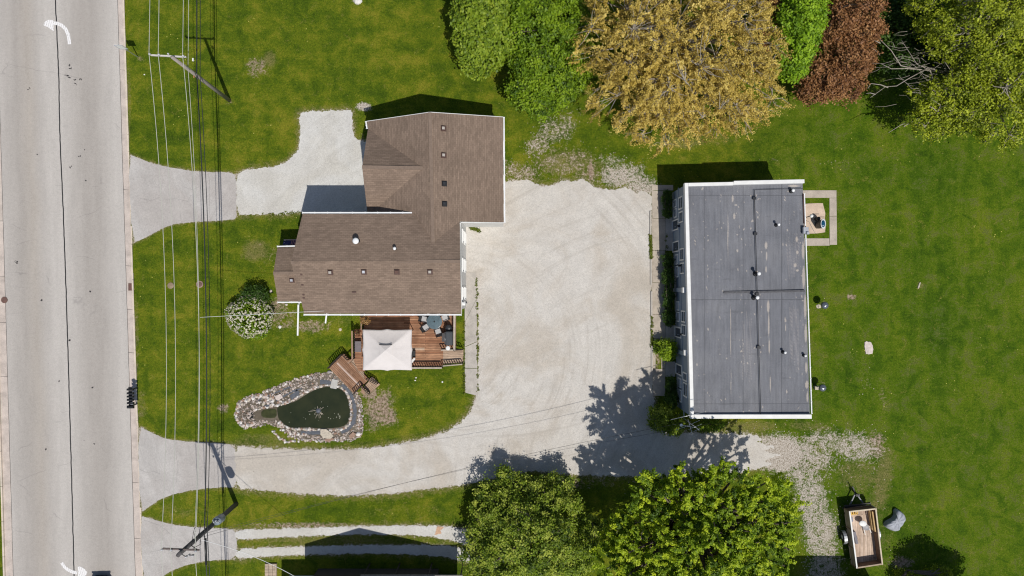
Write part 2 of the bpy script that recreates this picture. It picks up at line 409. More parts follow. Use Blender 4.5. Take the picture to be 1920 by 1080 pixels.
# 1D wobble for ragged gravel edges
def ragged(pts, amp, step=.10, seed=1, closed=True):
    rg = np.random.default_rng(seed); out = []
    n = len(pts)
    for i in range(n if closed else n - 1):
        a = np.array(pts[i][:2]); b = np.array(pts[(i + 1) % n][:2]); d = b - a; L = np.hypot(*d)
        am = pts[i][2] if len(pts[i]) > 2 else amp
        k = max(1, int(L / step)); nn = np.array([-d[1], d[0]]) / max(L, 1e-6)
        for q in range(k):
            p = a + d * q / k
            ph = p[0] * 3.1 + p[1] * 2.3
            wv = .5 * math.sin(ph * 1.3 + seed) + .35 * math.sin(ph * 3.7 + 2 * seed) + rg.uniform(-.6, .6)
            out.append(tuple(p + nn * am * wv))
    return out
def smoothpoly(pts, it=1):                      # corner-cutting
    for _ in range(it):
        o = []
        n = len(pts)
        for i in range(n):
            a, b = pts[i], pts[(i + 1) % n]
            o += [(a[0] * .75 + b[0] * .25, a[1] * .75 + b[1] * .25), (a[0] * .25 + b[0] * .75, a[1] * .25 + b[1] * .75)]
        pts = o
    return pts
def gp(l): return [G(*p) for p in l]

# ------------------------------------------------------------ ground outlines (photo pixels on the ground)
APRON_N = [(240, 289), (262, 297), (290, 308), (320, 314), (360, 321), (400, 323), (430, 323), (443, 328), (444, 370), (443, 408), (438, 412), (400, 414), (350, 417), (320, 421), (295, 433), (270, 447), (248, 456)]
GRAVEL_N = [(443, 326), (460, 319), (480, 316), (520, 312), (540, 302), (552, 290), (562, 275), (563, 250), (562, 212), (575, 209), (620, 208), (655, 206), (660, 212), (661, 240), (666, 262), (690, 266), (730, 270), (730, 420), (620, 420), (590, 402), (560, 397), (540, 402), (500, 401), (470, 403), (444, 402)]
LOT = [(440, 834), (470, 840), (520, 841), (570, 843), (640, 843), (700, 840), (750, 832), (800, 822), (840, 808), (868, 790), (885, 768), (893, 745), (897, 700), (897, 600), (894, 560), (889, 522), (872, 512), (860, 500), (850, 420), (860, 400), (930, 400), (940, 345), (960, 339), (985, 337), (1003, 343), (1025, 352), (1045, 343), (1060, 338), (1080, 340), (1092, 335), (1106, 345), (1130, 356), (1160, 354), (1178, 352), (1192, 362), (1206, 358), (1216, 366), (1222, 365), (1222, 380), (1222, 400), (1220, 440), (1220, 480), (1222, 540), (1224, 600), (1223, 700), (1226, 760), (1228, 790), (1240, 806), (1300, 812), (1400, 813), (1436, 822), (1414, 829), (1462, 838), (1424, 846), (1476, 853), (1428, 862), (1452, 872), (1408, 880), (1375, 893), (1240, 894), (1060, 890), (1000, 880), (900, 902), (860, 910), (800, 916), (740, 925), (680, 928), (640, 929), (560, 925), (480, 918), (442, 914)]
APRON_M = [(258, 797), (285, 812), (310, 823), (350, 828), (400, 830), (441, 834), (443, 870), (443, 914), (420, 913), (370, 917), (330, 925), (300, 936), (282, 948), (263, 962)]
APRON_S = [(262, 968), (280, 971), (300, 978), (330, 985), (370, 989), (420, 991), (442, 993), (444, 1020), (443, 1048), (400, 1050), (360, 1056), (320, 1070), (292, 1090), (268, 1090)]
TRACK_A = [(442, 993), (500, 992), (560, 990), (640, 988), (700, 986), (800, 985), (870, 990), (900, 1002), (960, 1020), (960, 1045), (900, 1035), (860, 1016), (800, 1004), (700, 1001), (620, 1003), (500, 1008), (442, 1012)]
TRACK_B = [(442, 1030), (500, 1027), (600, 1024), (700, 1022), (830, 1022), (880, 1030), (950, 1045), (950, 1070), (880, 1055), (830, 1042), (700, 1037), (560, 1040), (480, 1044), (442, 1048)]
POLYS = {'apn': APRON_N, 'gn': GRAVEL_N, 'lot': LOT, 'apm': APRON_M, 'aps': APRON_S, 'ta': TRACK_A, 'tb': TRACK_B}

def kerb_x(py): return 233 + .0324 * py         # lawn side of the kerb, photo pixels

def seg_dist(X, Y, pts):
    d = np.full(X.shape, 1e9); ins = np.zeros(X.shape, bool); n = len(pts)
    for i in range(n):
        ax, ay = pts[i]; bx, by = pts[(i + 1) % n]; dx, dy = bx - ax, by - ay
        t = np.clip(((X - ax) * dx + (Y - ay) * dy) / (dx * dx + dy * dy + 1e-9), 0, 1)
        d = np.minimum(d, np.hypot(X - ax - t * dx, Y - ay - t * dy))
        c = ((ay > Y) != (by > Y)) & (X < (bx - ax) * (Y - ay) / (by - ay + 1e-12) + ax); ins ^= c
    return np.where(ins, -d, d)

def sheet(name, xs, ys, zf, mask, mat, mname='mask'):
    X, Y = np.meshgrid(xs, ys); ny, nx = X.shape
    Z = zf(X, Y) if callable(zf) else np.full(X.shape, zf)
    V = np.stack([X, Y, Z], -1).reshape(-1, 3).astype(np.float32)
    i = np.arange(ny * nx).reshape(ny, nx)
    F = np.stack([i[:-1, :-1], i[:-1, 1:], i[1:, 1:], i[1:, :-1]], -1).reshape(-1, 4).astype(np.int32)
    me = bpy.data.meshes.new(name); me.vertices.add(len(V)); me.vertices.foreach_set('co', V.ravel())
    me.loops.add(F.size); me.loops.foreach_set('vertex_index', F.ravel()); me.polygons.add(len(F))
    me.polygons.foreach_set('loop_start', np.arange(0, F.size, 4, dtype=np.int32)); me.update(calc_edges=True)
    if mask is not None:
        a = me.attributes.new(mname, 'FLOAT_COLOR', 'POINT'); m = mask(X, Y)
        a.data.foreach_set('color', np.concatenate([m, np.ones(m.shape[:2] + (1,))], -1).astype(np.float32).ravel())
    me.materials.append(mat); o = bpy.data.objects.new(name, me); COL.objects.link(o); return o

# patches: (px, py, rx, ry, angle, gravel, soil, dry)
PATCH = [(480, 125, 26, 24, 0, .05, .50, .5), (505, 112, 18, 22, 0, .0, .05, .7), (670, 2, 10, 9, 0, .6, .3, 0), (682, 200, 18, 9, 0, .75, .2, .2), (676, 252, 10, 20, 0, .2, .3, .5),
 (1045, 240, 56, 34, -25, .42, .40, .5), (1010, 275, 36, 30, -40, .42, .45, .5), (1060, 305, 80, 34, 0, .34, .42, .7), (975, 322, 50, 22, 10, .40, .5, .6), (1110, 320, 50, 34, 10, .2, .38, .6),
 (1165, 330, 54, 32, 0, .58, .2, .5), (1200, 350, 36, 28, 0, .64, .2, .4), (1150, 300, 40, 12, 0, .45, .0, .4), (1108, 320, 6, 26, 0, .1, .7, .3), (1275, 268, 60, 14, 0, 0, .25, .7), (1290, 262, 160, 22, 0, 0, .05, .5),
 (1455, 300, 30, 5, 0, .2, .2, .4), (1570, 305, 40, 5, 0, .15, .3, .5), (1800, 290, 60, 10, 0, .1, .2, .4),
 (480, 470, 35, 26, 0, .0, .22, .75), (505, 480, 20, 30, 40, .1, .3, .5), (530, 600, 40, 26, 0, .12, .45, .5), (585, 612, 42, 16, 0, .05, .52, .5), (520, 575, 22, 26, 0, .15, .5, .4), (640, 602, 30, 14, 0, .0, .2, .5), (470, 405, 70, 10, -5, .1, .15, .6),
 (712, 766, 26, 46, 25, .0, .60, .5), (728, 782, 22, 24, 0, .1, .60, .4), (695, 738, 26, 14, 0, .1, .6, .4), (690, 770, 14, 40, 0, .2, .5, .4), (700, 800, 20, 14, 0, .1, .45, .4), (420, 765, 14, 12, 0, .0, .55, .2),
 (560, 740, 150, 40, 25, .0, .1, .15), (520, 825, 110, 16, 4, .05, .15, .6), (640, 835, 60, 12, 0, .05, .1, .5),
 (1600, 838, 66, 36, 12, .52, .35, .6), (1550, 832, 70, 34, 0, .50, .3, .6), (1640, 835, 28, 34, 0, .30, .55, .5), (1515, 858, 70, 50, 0, .50, .44, .6), (1462, 850, 50, 38, 0, .95, .4, .4), (1505, 848, 46, 26, 10, .60, .4, .4), (1500, 885, 54, 40, 30, .52, .42, .5), (1520, 935, 42, 66, -12, .56, .38, .5), (1540, 1000, 44, 66, -8, .57, .38, .5), (1548, 1070, 46, 60, 0, .55, .4, .4), (1610, 890, 60, 50, 0, .1, .25, .6), (1655, 900, 24, 90, 10, .0, .15, .7),
 (1640, 1000, 60, 90, 0, .0, .1, .45), (1690, 1055, 30, 14, 0, .05, .6, .3), (1620, 640, 90, 8, 90, .0, .0, .2), (1625, 720, 12, 26, 0, .0, .35, .4), (1655, 745, 10, 30, -8, 0, .35, .5), (1595, 557, 10, 7, 0, 0, .6, .2), (1545, 572, 14, 12, 0, .0, .4, .6), (1540, 722, 12, 12, 0, 0, .3, .4),
 (1520, 800, 70, 14, 5, .1, .3, .6), (1400, 800, 90, 14, 0, .15, .2, .7), (880, 600, 10, 80, 0, .1, .3, .5), (255, 640, 8, 120, 0, .05, .3, .6), (266, 760, 12, 40, 0, .1, .3, .6), (240, 200, 8, 120, 0, .05, .2, .6),
 (560, 985, 130, 8, 0, .2, .5, .5), (620, 1013, 200, 9, 0, .05, .2, .7), (840, 1014, 60, 10, 8, .2, .2, .6), (470, 1020, 26, 10, 0, .15, .2, .5), (760, 960, 180, 24, 0, 0, .05, .4), (330, 960, 60, 20, 0, 0, .1, .5), (1040, 905, 180, 18, 0, .0, .4, .3), (430, 190, 10, 8, 0, 0, .4, .6), (262, 110, 10, 8, 0, 0, .35, .6), (1232, 600, 12, 160, 0, .2, .5, .1), (1300, 430, 30, 60, 0, 0, .3, .1), (1725, 535, 10, 10, 0, 0, .2, .6), (1760, 640, 50, 20, 0, 0, 0, .35), (1850, 615, 30, 10, 0, 0, 0, .5)]

def lawn_mask(X, Y):
    PX = X * S + 960; PY = 540 - Y * S
    g = np.zeros(X.shape); so_ = np.zeros(X.shape); dr = np.zeros(X.shape)
    for (cx, cy, rx, ry, an, wg, ws, wd) in PATCH:
        a = R(an); dx = PX - cx; dy = PY - cy
        u = (dx * math.cos(a) + dy * math.sin(a)) / rx; v = (-dx * math.sin(a) + dy * math.cos(a)) / ry
        k = np.clip(1.45 - np.hypot(u, v), 0, 1)
        g = np.maximum(g, wg * k); so_ = np.maximum(so_, ws * k); dr = np.maximum(dr, wd * k)
    for k, pl in POLYS.items():
        d = seg_dist(X, Y, gp(pl))
        wdt = {'lot': .55, 'gn': .45, 'ta': .4, 'tb': .4}.get(k, .22)
        e = np.clip(1 - d / wdt, 0, 1); g = np.maximum(g, .50 * e); dr = np.maximum(dr, .75 * np.clip(1 - d / (wdt * 2.6), 0, 1))
    # front lawn a little duller beside the kerb
    return np.stack([g, so_, dr], -1)

def axis(lo, hi, step, far):
    a = np.arange(lo, hi + step / 2, step); k = np.array([3, 8, 18, 40, 90, 200, 400.])
    return np.concatenate([(lo - k)[::-1], a, hi + k])
def ground_z(X, Y):
    PX = X * S + 960; PY = 540 - Y * S
    kx = kerb_x(PY)
    z = np.where(PX < kx - 1.5, -.20, 0.0)
    z = np.where(PX < -25 + .0287 * PY + 1.5, 0.0, z)
    pond = seg_dist(X, Y, gp(WATER)); z = np.where(pond < -.1, -.5, z)
    p2 = seg_dist(X, Y, gp(STREAM)); z = np.where(p2 < -.1, -.3, z)
    return z
WATER = [(523, 764), (539, 759), (554, 755), (566, 747), (582, 737), (601, 729), (617, 727), (636, 730), (646, 739), (652, 754), (655, 774), (652, 791), (640, 799), (617, 801), (597, 801), (576, 799), (551, 801), (535, 795), (525, 785), (521, 774)]
STREAM = [(478, 770), (500, 768), (524, 764), (523, 785), (500, 785), (480, 784)]
lawn = sheet('lawn', axis(-43.8, 43.8, .13, 0), axis(-24.7, 24.7, .13, 0), ground_z, lawn_mask, M['lawn']); lawn['kind'] = 'structure'

# ------------------------------------------------------------ road, kerbs, drives
def strip(xa, xb, z, y0=-400, y1=1500, k=.0324, nseg=60):
    mb = MB()
    for i in range(nseg):
        a = y0 + (y1 - y0) * i / nseg; b = y0 + (y1 - y0) * (i + 1) / nseg
        q = [G(xa + k * a, a), G(xb + k * a, a), G(xb + k * b, b), G(xa + k * b, b)]
        mb.add([(*p, z) for p in q], [(3, 2, 1, 0)])
    return mb
YA, YB = -4000, 5000
def long_strip(name, f0, f1, z0, z1, mat, y0=YA, y1=YB, step=30):
    mb = MB(); ys = list(np.arange(y0, y1 + 1, step))
    for a, b in zip(ys[:-1], ys[1:]):
        A, B, C, D = G(f0(a), a), G(f1(a), a), G(f1(b), b), G(f0(b), b)
        mb.prism([A, B, C, D], z0, z1)
    return struct(name, mb, mat)
ROADZ = -.13
mb = MB()
RL = lambda y: -8 + .0287 * y            # left road edge
RR = lambda y: 219 + .0308 * y           # right road edge
mb.add([(*G(RL(YA), YA), ROADZ), (*G(RR(YA), YA), ROADZ), (*G(RR(YB), YB), ROADZ), (*G(RL(YB), YB), ROADZ)], [(3, 2, 1, 0)])
struct('road', mb, M['road'])
# kerb and gutter pan on the lawn side
mb = MB(); mb.add([(*G(RR(YA), YA), ROADZ + .006), (*G(kerb_x(YA) - 3, YA), ROADZ + .02), (*G(kerb_x(YB) - 3, YB), ROADZ + .02), (*G(RR(YB), YB), ROADZ + .006)], [(3, 2, 1, 0)])
struct('gutter_pan', mb, M['gutter'])
mb = MB()
def kseg(a, b, zt):
    ys = list(np.arange(a, b, 66)) + [b]
    for p, q in zip(ys[:-1], ys[1:]):
        g_ = .25
        mb.prism([G(kerb_x(p) - 3, p + g_), G(kerb_x(p), p + g_), G(kerb_x(q), q - g_), G(kerb_x(q) - 3, q - g_)], -.19, zt)
kseg(-1200, 284, .02); kseg(284, 458, -.085); kseg(458, 794, .02); kseg(794, 964, -.085); kseg(964, 1086, -.085); kseg(1086, 2400, .02)
struct('kerb', mb, M['kerb_top'])
mb = MB()                                  # west side kerb and gutter
mb.add([(*G(RL(YA) - 14, YA), ROADZ + .02), (*G(RL(YA), YA), ROADZ + .006), (*G(RL(YB), YB), ROADZ + .006), (*G(RL(YB) - 14, YB), ROADZ + .02)], [(3, 2, 1, 0)])
struct('west_gutter_pan', mb, M['gutter'])
mb = MB()
for p in np.arange(-1200, 2400, 66):
    mb.prism([G(RL(p) - 17, p + .3), G(RL(p) - 14, p + .3), G(RL(p + 66) - 14, p + 65.7), G(RL(p + 66) - 17, p + 65.7)], -.19, .02)
struct('west_kerb', mb, M['kerb_top'])
# seams in the gutter and the sealed centre crack
mb = MB(); rg = random.Random(3)
def crack(pts, w, z, amp=.6):
    out = []
    for (a, b) in zip(pts[:-1], pts[1:]):
        n = max(2, int(math.hypot(b[0] - a[0], b[1] - a[1]) / 8))
        for i in range(n):
            t = i / n; out.append((a[0] + (b[0] - a[0]) * t + rg.uniform(-amp, amp), a[1] + (b[1] - a[1]) * t))
    out.append(pts[-1])
    for (a, b) in zip(out[:-1], out[1:]):
        d = Vector((b[0] - a[0], b[1] - a[1])).normalized(); n = Vector((-d.y, d.x)) * w / 2
        q = [G(a[0] + n.x, a[1] + n.y), G(a[0] - n.x, a[1] - n.y), G(b[0] - n.x, b[1] - n.y), G(b[0] + n.x, b[1] + n.y)]
        mb.add([(*p, z) for p in q], [(0, 1, 2, 3)])
crack([(85, -500), (102, 0), (108, 130), (111, 270), (117, 400), (122, 540), (127, 700), (130, 810), (134, 950), (137, 1080), (150, 1500)], 2.1, ROADZ + .005, .35)
struct('centre_crack_seal', mb, M['seal'])
mb = MB(); crack([(RR(y), y) for y in range(-200, 1300, 90)], .7, ROADZ + .011, .25); crack([(RL(y), y) for y in range(-200, 1300, 90)], .6, ROADZ + .011, .25)
for y in (498, 580, 661, 130, 355, 742, 905, 1010): crack([(RR(y) + .3, y), (kerb_x(y) - 3.2, y + 1)], .5, ROADZ + .024, .1)
for y in (414, 519, 605, 706): crack([(RL(y) - 13, y), (RL(y), y)], .5, ROADZ + .024, .1)
struct('gutter_joint', mb, M['seal'])
mb = MB()
for (x, y) in [(67.5, 289), (157, 280), (167, 547), (76, 563), (175, 833), (84, 843), (159, 338), (172, 727), (109, 715), (129, 638)]:
    for k in range(3):
        a = rg.uniform(0, PI); r = rg.uniform(.035, .09); c = G(x + rg.uniform(-.5, .5), y + rg.uniform(-.5, .5))
        mb.box((c[0], c[1], ROADZ + .004 + k * .001), (r * 2, r, .002), a)
for (x, y) in [(129, 122), (130, 126), (122, 139), (125, 142), (128, 145), (139, 148), (149, 147), (140, 156), (147, 292), (131, 313), (52, 165), (28, 490), (30, 492)]:
    for k in range(4):
        c = G(x + rg.uniform(-2, 2), y + rg.uniform(-2, 2)); mb.box((c[0], c[1], ROADZ + .0035 + k * .0008), (rg.uniform(.05, .16), rg.uniform(.03, .08), .002), rg.uniform(0, 3))
struct('tar_spots', mb, M['seal'])

def gsheet(name, pl, z, mat, amp, seed, sm=1, step=.09):
    mb = MB(); pts = gp(pl)
    mb.prism(ragged(smoothpoly(pts, sm), amp, step, seed), -.1, z); return struct(name, mb, mat)
gsheet('north_apron', APRON_N, .008, M['apron'], .025, 3)
gsheet('middle_apron', APRON_M, .008, M['apron'], .03, 4)
gsheet('south_apron', APRON_S, .008, M['apron'], .03, 5)
mb = MB(); rg = random.Random(12)
for pts in ([(262, 880), (275, 886), (290, 884), (303, 890)], [(300, 376), (330, 372), (352, 378), (358, 366)], [(344, 350), (360, 356), (380, 348)], [(262, 372), (285, 376), (300, 370)], [(270, 975), (300, 985), (318, 1000)], [(392, 323), (394, 416)], [(338, 395), (340, 420)], [(280, 1035), (310, 1030), (340, 1040)], [(401, 832), (402, 914)], [(330, 850), (334, 880), (330, 905)]): crack(pts, .35, .0105, .8)
struct('apron_cracks', mb, plain('dark_fine_crack', (.22, .21, .20), .2, 9))
gsheet('north_gravel_drive', GRAVEL_N, .012, M['gravel_pale'], .07, 6)
gsheet('gravel_lot', LOT, .012, M['gravel'], .10, 7)
gsheet('gravel_track', TRACK_A, .012, M['gravel_pale'], .08, 8)
gsheet('gravel_rut', TRACK_B, .012, M['gravel_pale'], .08, 9)
mb = MB(); rs = [(818, 988), (826, 987), (832, 989), (826, 994), (828, 1001), (818, 1002), (815, 1003), (817, 996)]
mb.prism(ragged(gp(rs), .07, .08, 4), .010, .016); struct('orange_gravel_stain', mb, plain('rust_stained_gravel', (.56, .36, .24), .2, 9, .9))
# concrete path beside the house and path beside the grey building
def cpath(name, pls, z, mat):
    mb = MB()
    for pl in pls: mb.prism(gp(pl), -.1, z)
    return struct(name, mb, mat)
cpath('side_path', [[(871, 511), (892, 511), (893.5, 560), (871.5, 604)], [(871.5, 605), (893.5, 561), (894.5, 640), (871.5, 650)], [(871.5, 651), (894.5, 641), (895, 690), (871.5, 690)], [(871.5, 691), (895, 691), (895.5, 742), (872, 736)]], .03, M['concrete_path'])
cpath('front_walk', [[(1222, 347), (1262, 347), (1262, 357), (1222, 357)]] + [[(1222, a), (1247, a), (1247, b - .6), (1223, b - .6)] for a, b in ((358, 410), (410, 470), (470, 530), (530, 590), (590, 635))] + [[(1223, 692), (1247, 692), (1247, 742), (1224, 742)], [(1223, 636), (1229, 636), (1229, 691), (1223, 691)], [(1240, 636), (1247, 636), (1247, 691), (1240, 691)]], .035, M['concrete'])
cpath('entry_pads', [[(1247.5, 408), (1266, 408), (1266, 470), (1247.5, 470)], [(1247.5, 610), (1266, 610), (1266, 640), (1247.5, 640)], [(1247.5, 678), (1266, 678), (1266, 706), (1247.5, 706)]], .05, M['concrete_path'])
cpath('rear_walk', [[(1460, 357), (1568, 357), (1568, 371), (1460, 371)], [(1555, 371.6), (1568, 371.6), (1568.5, 405), (1555, 405)], [(1555, 405.8), (1568.5, 405.8), (1569, 459), (1555.5, 459)], [(1470, 447), (1554.6, 447), (1555, 460.5), (1470, 461.5)]], .035, M['concrete'])
mb = MB(); mb.prism(ragged(gp([(1460, 383), (1543, 381), (1547, 400), (1546, 410), (1548, 418), (1547, 436), (1522, 438), (1460, 440)]), .02, .2, 2), -.1, .03); struct('rear_patio', mb, M['concrete_tan'])

# ------------------------------------------------------------ painted arrows on the road
def arrow(name, shaft, w, head, label=None):
    mb = MB(); k = len(shaft); L = []; Rr = []
    for i, p in enumerate(shaft):
        a = shaft[max(i - 1, 0)]; b = shaft[min(i + 1, k - 1)]; d = Vector((b[0] - a[0], b[1] - a[1])).normalized(); n = Vector((-d.y, d.x)) * w / 2
        L.append((p[0] + n.x, p[1] + n.y)); Rr.append((p[0] - n.x, p[1] - n.y))
    for i in range(k - 1): mb.add([(*G(*q), ROADZ + .007) for q in (L[i], L[i + 1], Rr[i + 1], Rr[i])], [(0, 1, 2, 3)])
    mb.add([(*G(*q), ROADZ + .0075) for q in head], [tuple(range(len(head)))])
    return struct(name, mb, M['paint_white'])
arrow('painted_turn_arrow', [(128.5, 82), (128, 74), (126, 63), (121, 53), (114, 46.5), (106, 43), (98, 42)], 6.5, [(98, 36.5), (89, 36), (83, 39), (80, 44), (80.5, 47), (88, 50), (99, 57.5)])
arrow('painted_turn_arrow', [(114, 1056), (118, 1063), (125, 1069), (134, 1073.5), (143, 1075.5)], 6, [(144, 1064), (148, 1063), (156, 1067), (162, 1074), (160, 1079), (152, 1085), (145, 1090)])

# ------------------------------------------------------------ the brown-roofed house
ho = G(735, 480); house = thing('brown_roofed_house', 'large house with brown shingled gable roofs, white gutters and a rear deck', 'house', (ho[0], ho[1], 0))
def gpt(px, py, z): return P(px, py, z)
A_ = P(567, 401, 6.15); B_ = P(779, 401, 6.15); V_ = P(812, 455, 6.86); J_ = P(862, 415, 6.08)
RE = P(862.5, 490, 7.35); RWi = P(561, 490, 7.35); SE_ = P(865, 588, 6.05); SW_ = P(570, 588, 6.05)
RN = P(806, 211, 6.86); NE_ = P(943, 220, 4.6); SEw = P(944.5, 417, 4.6); X0 = P(793, 315, 6.6); CR = P(679, 313, 6.6); NB = P(690, 241, 4.62); NW_ = P(688, 228, 4.62); SV = P(689.6, 405, 4.6)
EE = P(862, 402, 6.3)
mb = MB(); mb.slab([A_, B_, V_, J_, RE, RWi]); mb.slab([RWi, RE, SE_, SW_]); 
RWo = P(545.5, 492, 7.2)
mb.slab([RWi + Vector((0, 0, -.02)), RWo, P(566.6, 404, 6.18)]); mb.slab([RWi + Vector((0, 0, -.02)), P(569.6, 584, 6.08), RWo])
roof1 = build('roof', mb, M['shingle_ew'], house)
mb = MB(); mb.slab([RN, NE_, SEw, J_, V_]); mb.slab([RN, V_, P(779, 401, 6.27), X0]); mb.slab([X0, P(779, 401, 6.27), SV]); mb.slab([RN, X0, NB, NW_])
roof2 = build('roof', mb, M['shingle_ns'], house)
mb = MB(); mb.slab([X0 + Vector((0, 0, .01)), CR, NB]); mb.slab([X0 + Vector((0, 0, .01)), SV, CR]); roof3 = build('roof', mb, M['shingle_ew'], house)
PN0 = P(520, 464, 3.3); PN1 = P(575, 463, 3.3); PR0 = P(512.5, 512, 4.25); PR1 = P(600, 512, 4.25); PS0 = P(521, 565, 3.3); PS1 = P(580, 565, 3.3)
mb = MB(); mb.slab([PN0, PN1, PR1, PR0]); mb.slab([PR0, PR1, PS1, PS0]); roof4 = build('porch_roof', mb, M['shingle_ew'], house)
# ridge caps
mb = MB()
for a, b in ((RWo, RE), (RN, V_), (CR, X0), (PR0, P(556, 512, 4.25))): mb.beam(Vector(a) + Vector((0, 0, .012)), Vector(b) + Vector((0, 0, .012)), .26, .03)
build('ridge_cap', mb, plain('ridge_shingles', tuple(x * .94 for x in SH), .14, 5, .9), roof1)
# walls
def gable_box(name, x0, x1, y0, y1, ze, zr, axis, mat, parent):
    mb = MB()
    if axis == 'x':
        ym = (y0 + y1) / 2; sec = [(y0, 0), (y1, 0), (y1, ze), (ym, zr), (y0, ze)]
        vs = [(x0, a, b) for a, b in sec] + [(x1, a, b) for a, b in sec]
    else:
        xm = (x0 + x1) / 2; sec = [(x0, 0), (x1, 0), (x1, ze), (xm, zr), (x0, ze)]
        vs = [(a, y0, b) for a, b in sec] + [(a, y1, b) for a, b in sec]
    n = 5; fs = [tuple(range(n)), tuple(range(2 * n - 1, n - 1, -1))] + [(i, i + n, (i + 1) % n + n, (i + 1) % n) for i in range(n)]
    mb.add(vs, fs); return build(name, mb, mat, parent)
yN, yS = G(0, 416)[1], G(0, 581)[1]
gable_box('wall', G(613, 0)[0], G(874, 0)[0], yS + .2, yN - .2, 5.85, 6.95, 'x', M['siding'], house)
gable_box('wall', G(712, 0)[0], G(944, 0)[0], G(0, 426)[1], G(0, 251)[1], 4.38, 6.5, 'y', M['siding'], house)
gable_box('wall', G(714, 0)[0], G(770, 0)[0], G(0, 411)[1], G(0, 269)[1], 4.38, 6.1, 'x', M['siding'], house)
gable_box('porch_wall', G(572, 0)[0], G(612, 0)[0], G(0, 560)[1], G(0, 472)[1], 2.95, 3.75, 'x', M['siding'], house)
# gutters
def gutter(a, b, off, parent=house, w=.10, name='gutter'):
    mb = MB(); a = Vector(a) + Vector(off); b = Vector(b) + Vector(off); mb.beam(a, b, w, .11)
    mc = mb; L = (b - a).length; n = max(2, int(L / .9)); d = (b - a) / n
    for i in range(n + 1):
        p = a + d * i; side = Vector((-d.y, d.x, 0)).normalized() * (w * .75)
        mc.beam(p - side + Vector((0, 0, .07)), p + side + Vector((0, 0, .07)), .04, .025)
    return build(name, mb, M['white_metal'], parent)
gutter(A_, B_, (0, .09, -.05)); gutter(SW_, SE_, (0, -.09, -.05)); gutter(NE_, SEw, (.08, 0, -.05)); gutter(NW_, NB, (-.08, 0, -.05), w=.1)
gutter(PN0, P(557, 463, 3.3), (0, .08, -.04)); gutter(PS0, P(574, 565, 3.3), (0, -.08, -.04))
mb = MB(); mb.beam(P(862.5, 418, 6.0), P(865.5, 588, 5.8), .05, .2); build('fascia', mb, M['white'], house); mb = MB(); mb.beam(SEw + Vector((0, -.03, -.08)), P(863, 417.5, 6.0), .05, .18); build('fascia', mb, M['white'], house); mb = MB(); mb.beam(RN + Vector((0, .03, -.08)), NE_ + Vector((0, .03, -.08)), .04, .18); mb.beam(RN + Vector((0, .03, -.08)), NW_ + Vector((0, .03, -.08)), .04, .18)
build('fascia', mb, M['white'], house)
# downspouts with their ground runs
def tube_part(name, path, r, mat, parent, n=6): mb = MB(); mb.tube(path, r, n); return build(name, mb, mat, parent)
def barpart(name, segs, w, h, mat, parent):
    mb = MB()
    for a, b in zip(segs[:-1], segs[1:]): mb.beam(a, b, w, h)
    return build(name, mb, mat, parent)
g = lambda x, y, z=0: Vector((*G(x, y), z))
barpart('downspout', [P(561, 567, 3.15), g(561, 571, .2), g(559, 629, .1)], .13, .09, M['white_metal'], house)
barpart('downspout', [P(609, 590, 5.7), g(615, 583, .3), g(611, 606, .1)], .12, .08, M['white_metal'], house)
barpart('downspout', [P(868, 568, 5.3), g(875.5, 570, .2)], .12, .1, M['white_metal'], house)
mb = MB(); mb.box(P(869, 569, 4.2), (.3, .3, .5)); build('meter_box', mb, M['white'], house)
# east wall plinth and windows that show from the side
def window(parent, c, wd, ht, axis, frame=None, pane=None, name='window'):
    # axis: direction the window faces: 'x-','x+','y-','y+'
    c = Vector(c); sgn = 1 if axis[1] == '+' else -1
    n = Vector((sgn, 0, 0)) if axis[0] == 'x' else Vector((0, sgn, 0)); t_ = Vector((0, 1, 0)) if axis[0] == 'x' else Vector((1, 0, 0)); up = Vector((0, 0, 1))
    mb = MB(); fw = .09
    def bar(p, a, b):
        sz = [abs(n[i]) * .08 + abs(t_[i]) * a + abs(up[i]) * b for i in range(3)]; mb.box(p + n * .04, sz)
    bar(c + t_ * (wd / 2 + fw / 2), fw, ht); bar(c - t_ * (wd / 2 + fw / 2), fw, ht); bar(c + up * (ht / 2 + fw / 2), wd + 2 * fw, fw); bar(c - up * (ht / 2 + fw / 2), wd + 2 * fw, fw); 
    if name == 'window': mb.box(c + n * .035, [abs(n[i]) * .05 + abs(t_[i]) * wd + abs(up[i]) * .05 for i in range(3)])
    o = build(name, mb, frame or M['white'], parent)
    mc = MB(); mc.box(c + n * .012, [abs(n[i]) * .024 + abs(t_[i]) * wd + abs(up[i]) * ht for i in range(3)])
    build('pane' if name == 'window' else 'door_leaf', mc, pane or M['pane'], o); return o
xe = G(874, 0)[0]
for z in (1.5, 4.2):
    for py in (450, 500, 550): window(house, (xe, G(0, py)[1], z), .9, 1.2, 'x+')
xw = G(944, 0)[0]
for py in (290, 350): window(house, (xw, G(0, py)[1], 1.6), 1.1, 1.2, 'x+')
window(house, (xw, G(0, 400)[1], 1.1), .9, 2.0, 'x+', pane=M['white'], name='door')
for px in (640, 700, 760, 830): window(house, (G(px, 0)[0], yS + .2, 4.3), .9, 1.1, 'y-')
for px in (640, 730): window(house, (G(px, 0)[0], yS + .2, 1.8), .9, 1.1, 'y-')
window(house, (G(800, 0)[0], yS + .2, 1.7), 1.6, 2.0, 'y-', name='door', pane=M['pane'])
for py in (450, 540): window(house, (G(613, 0)[0], G(0, py)[1], 4.6), .9, 1.2, 'x-')
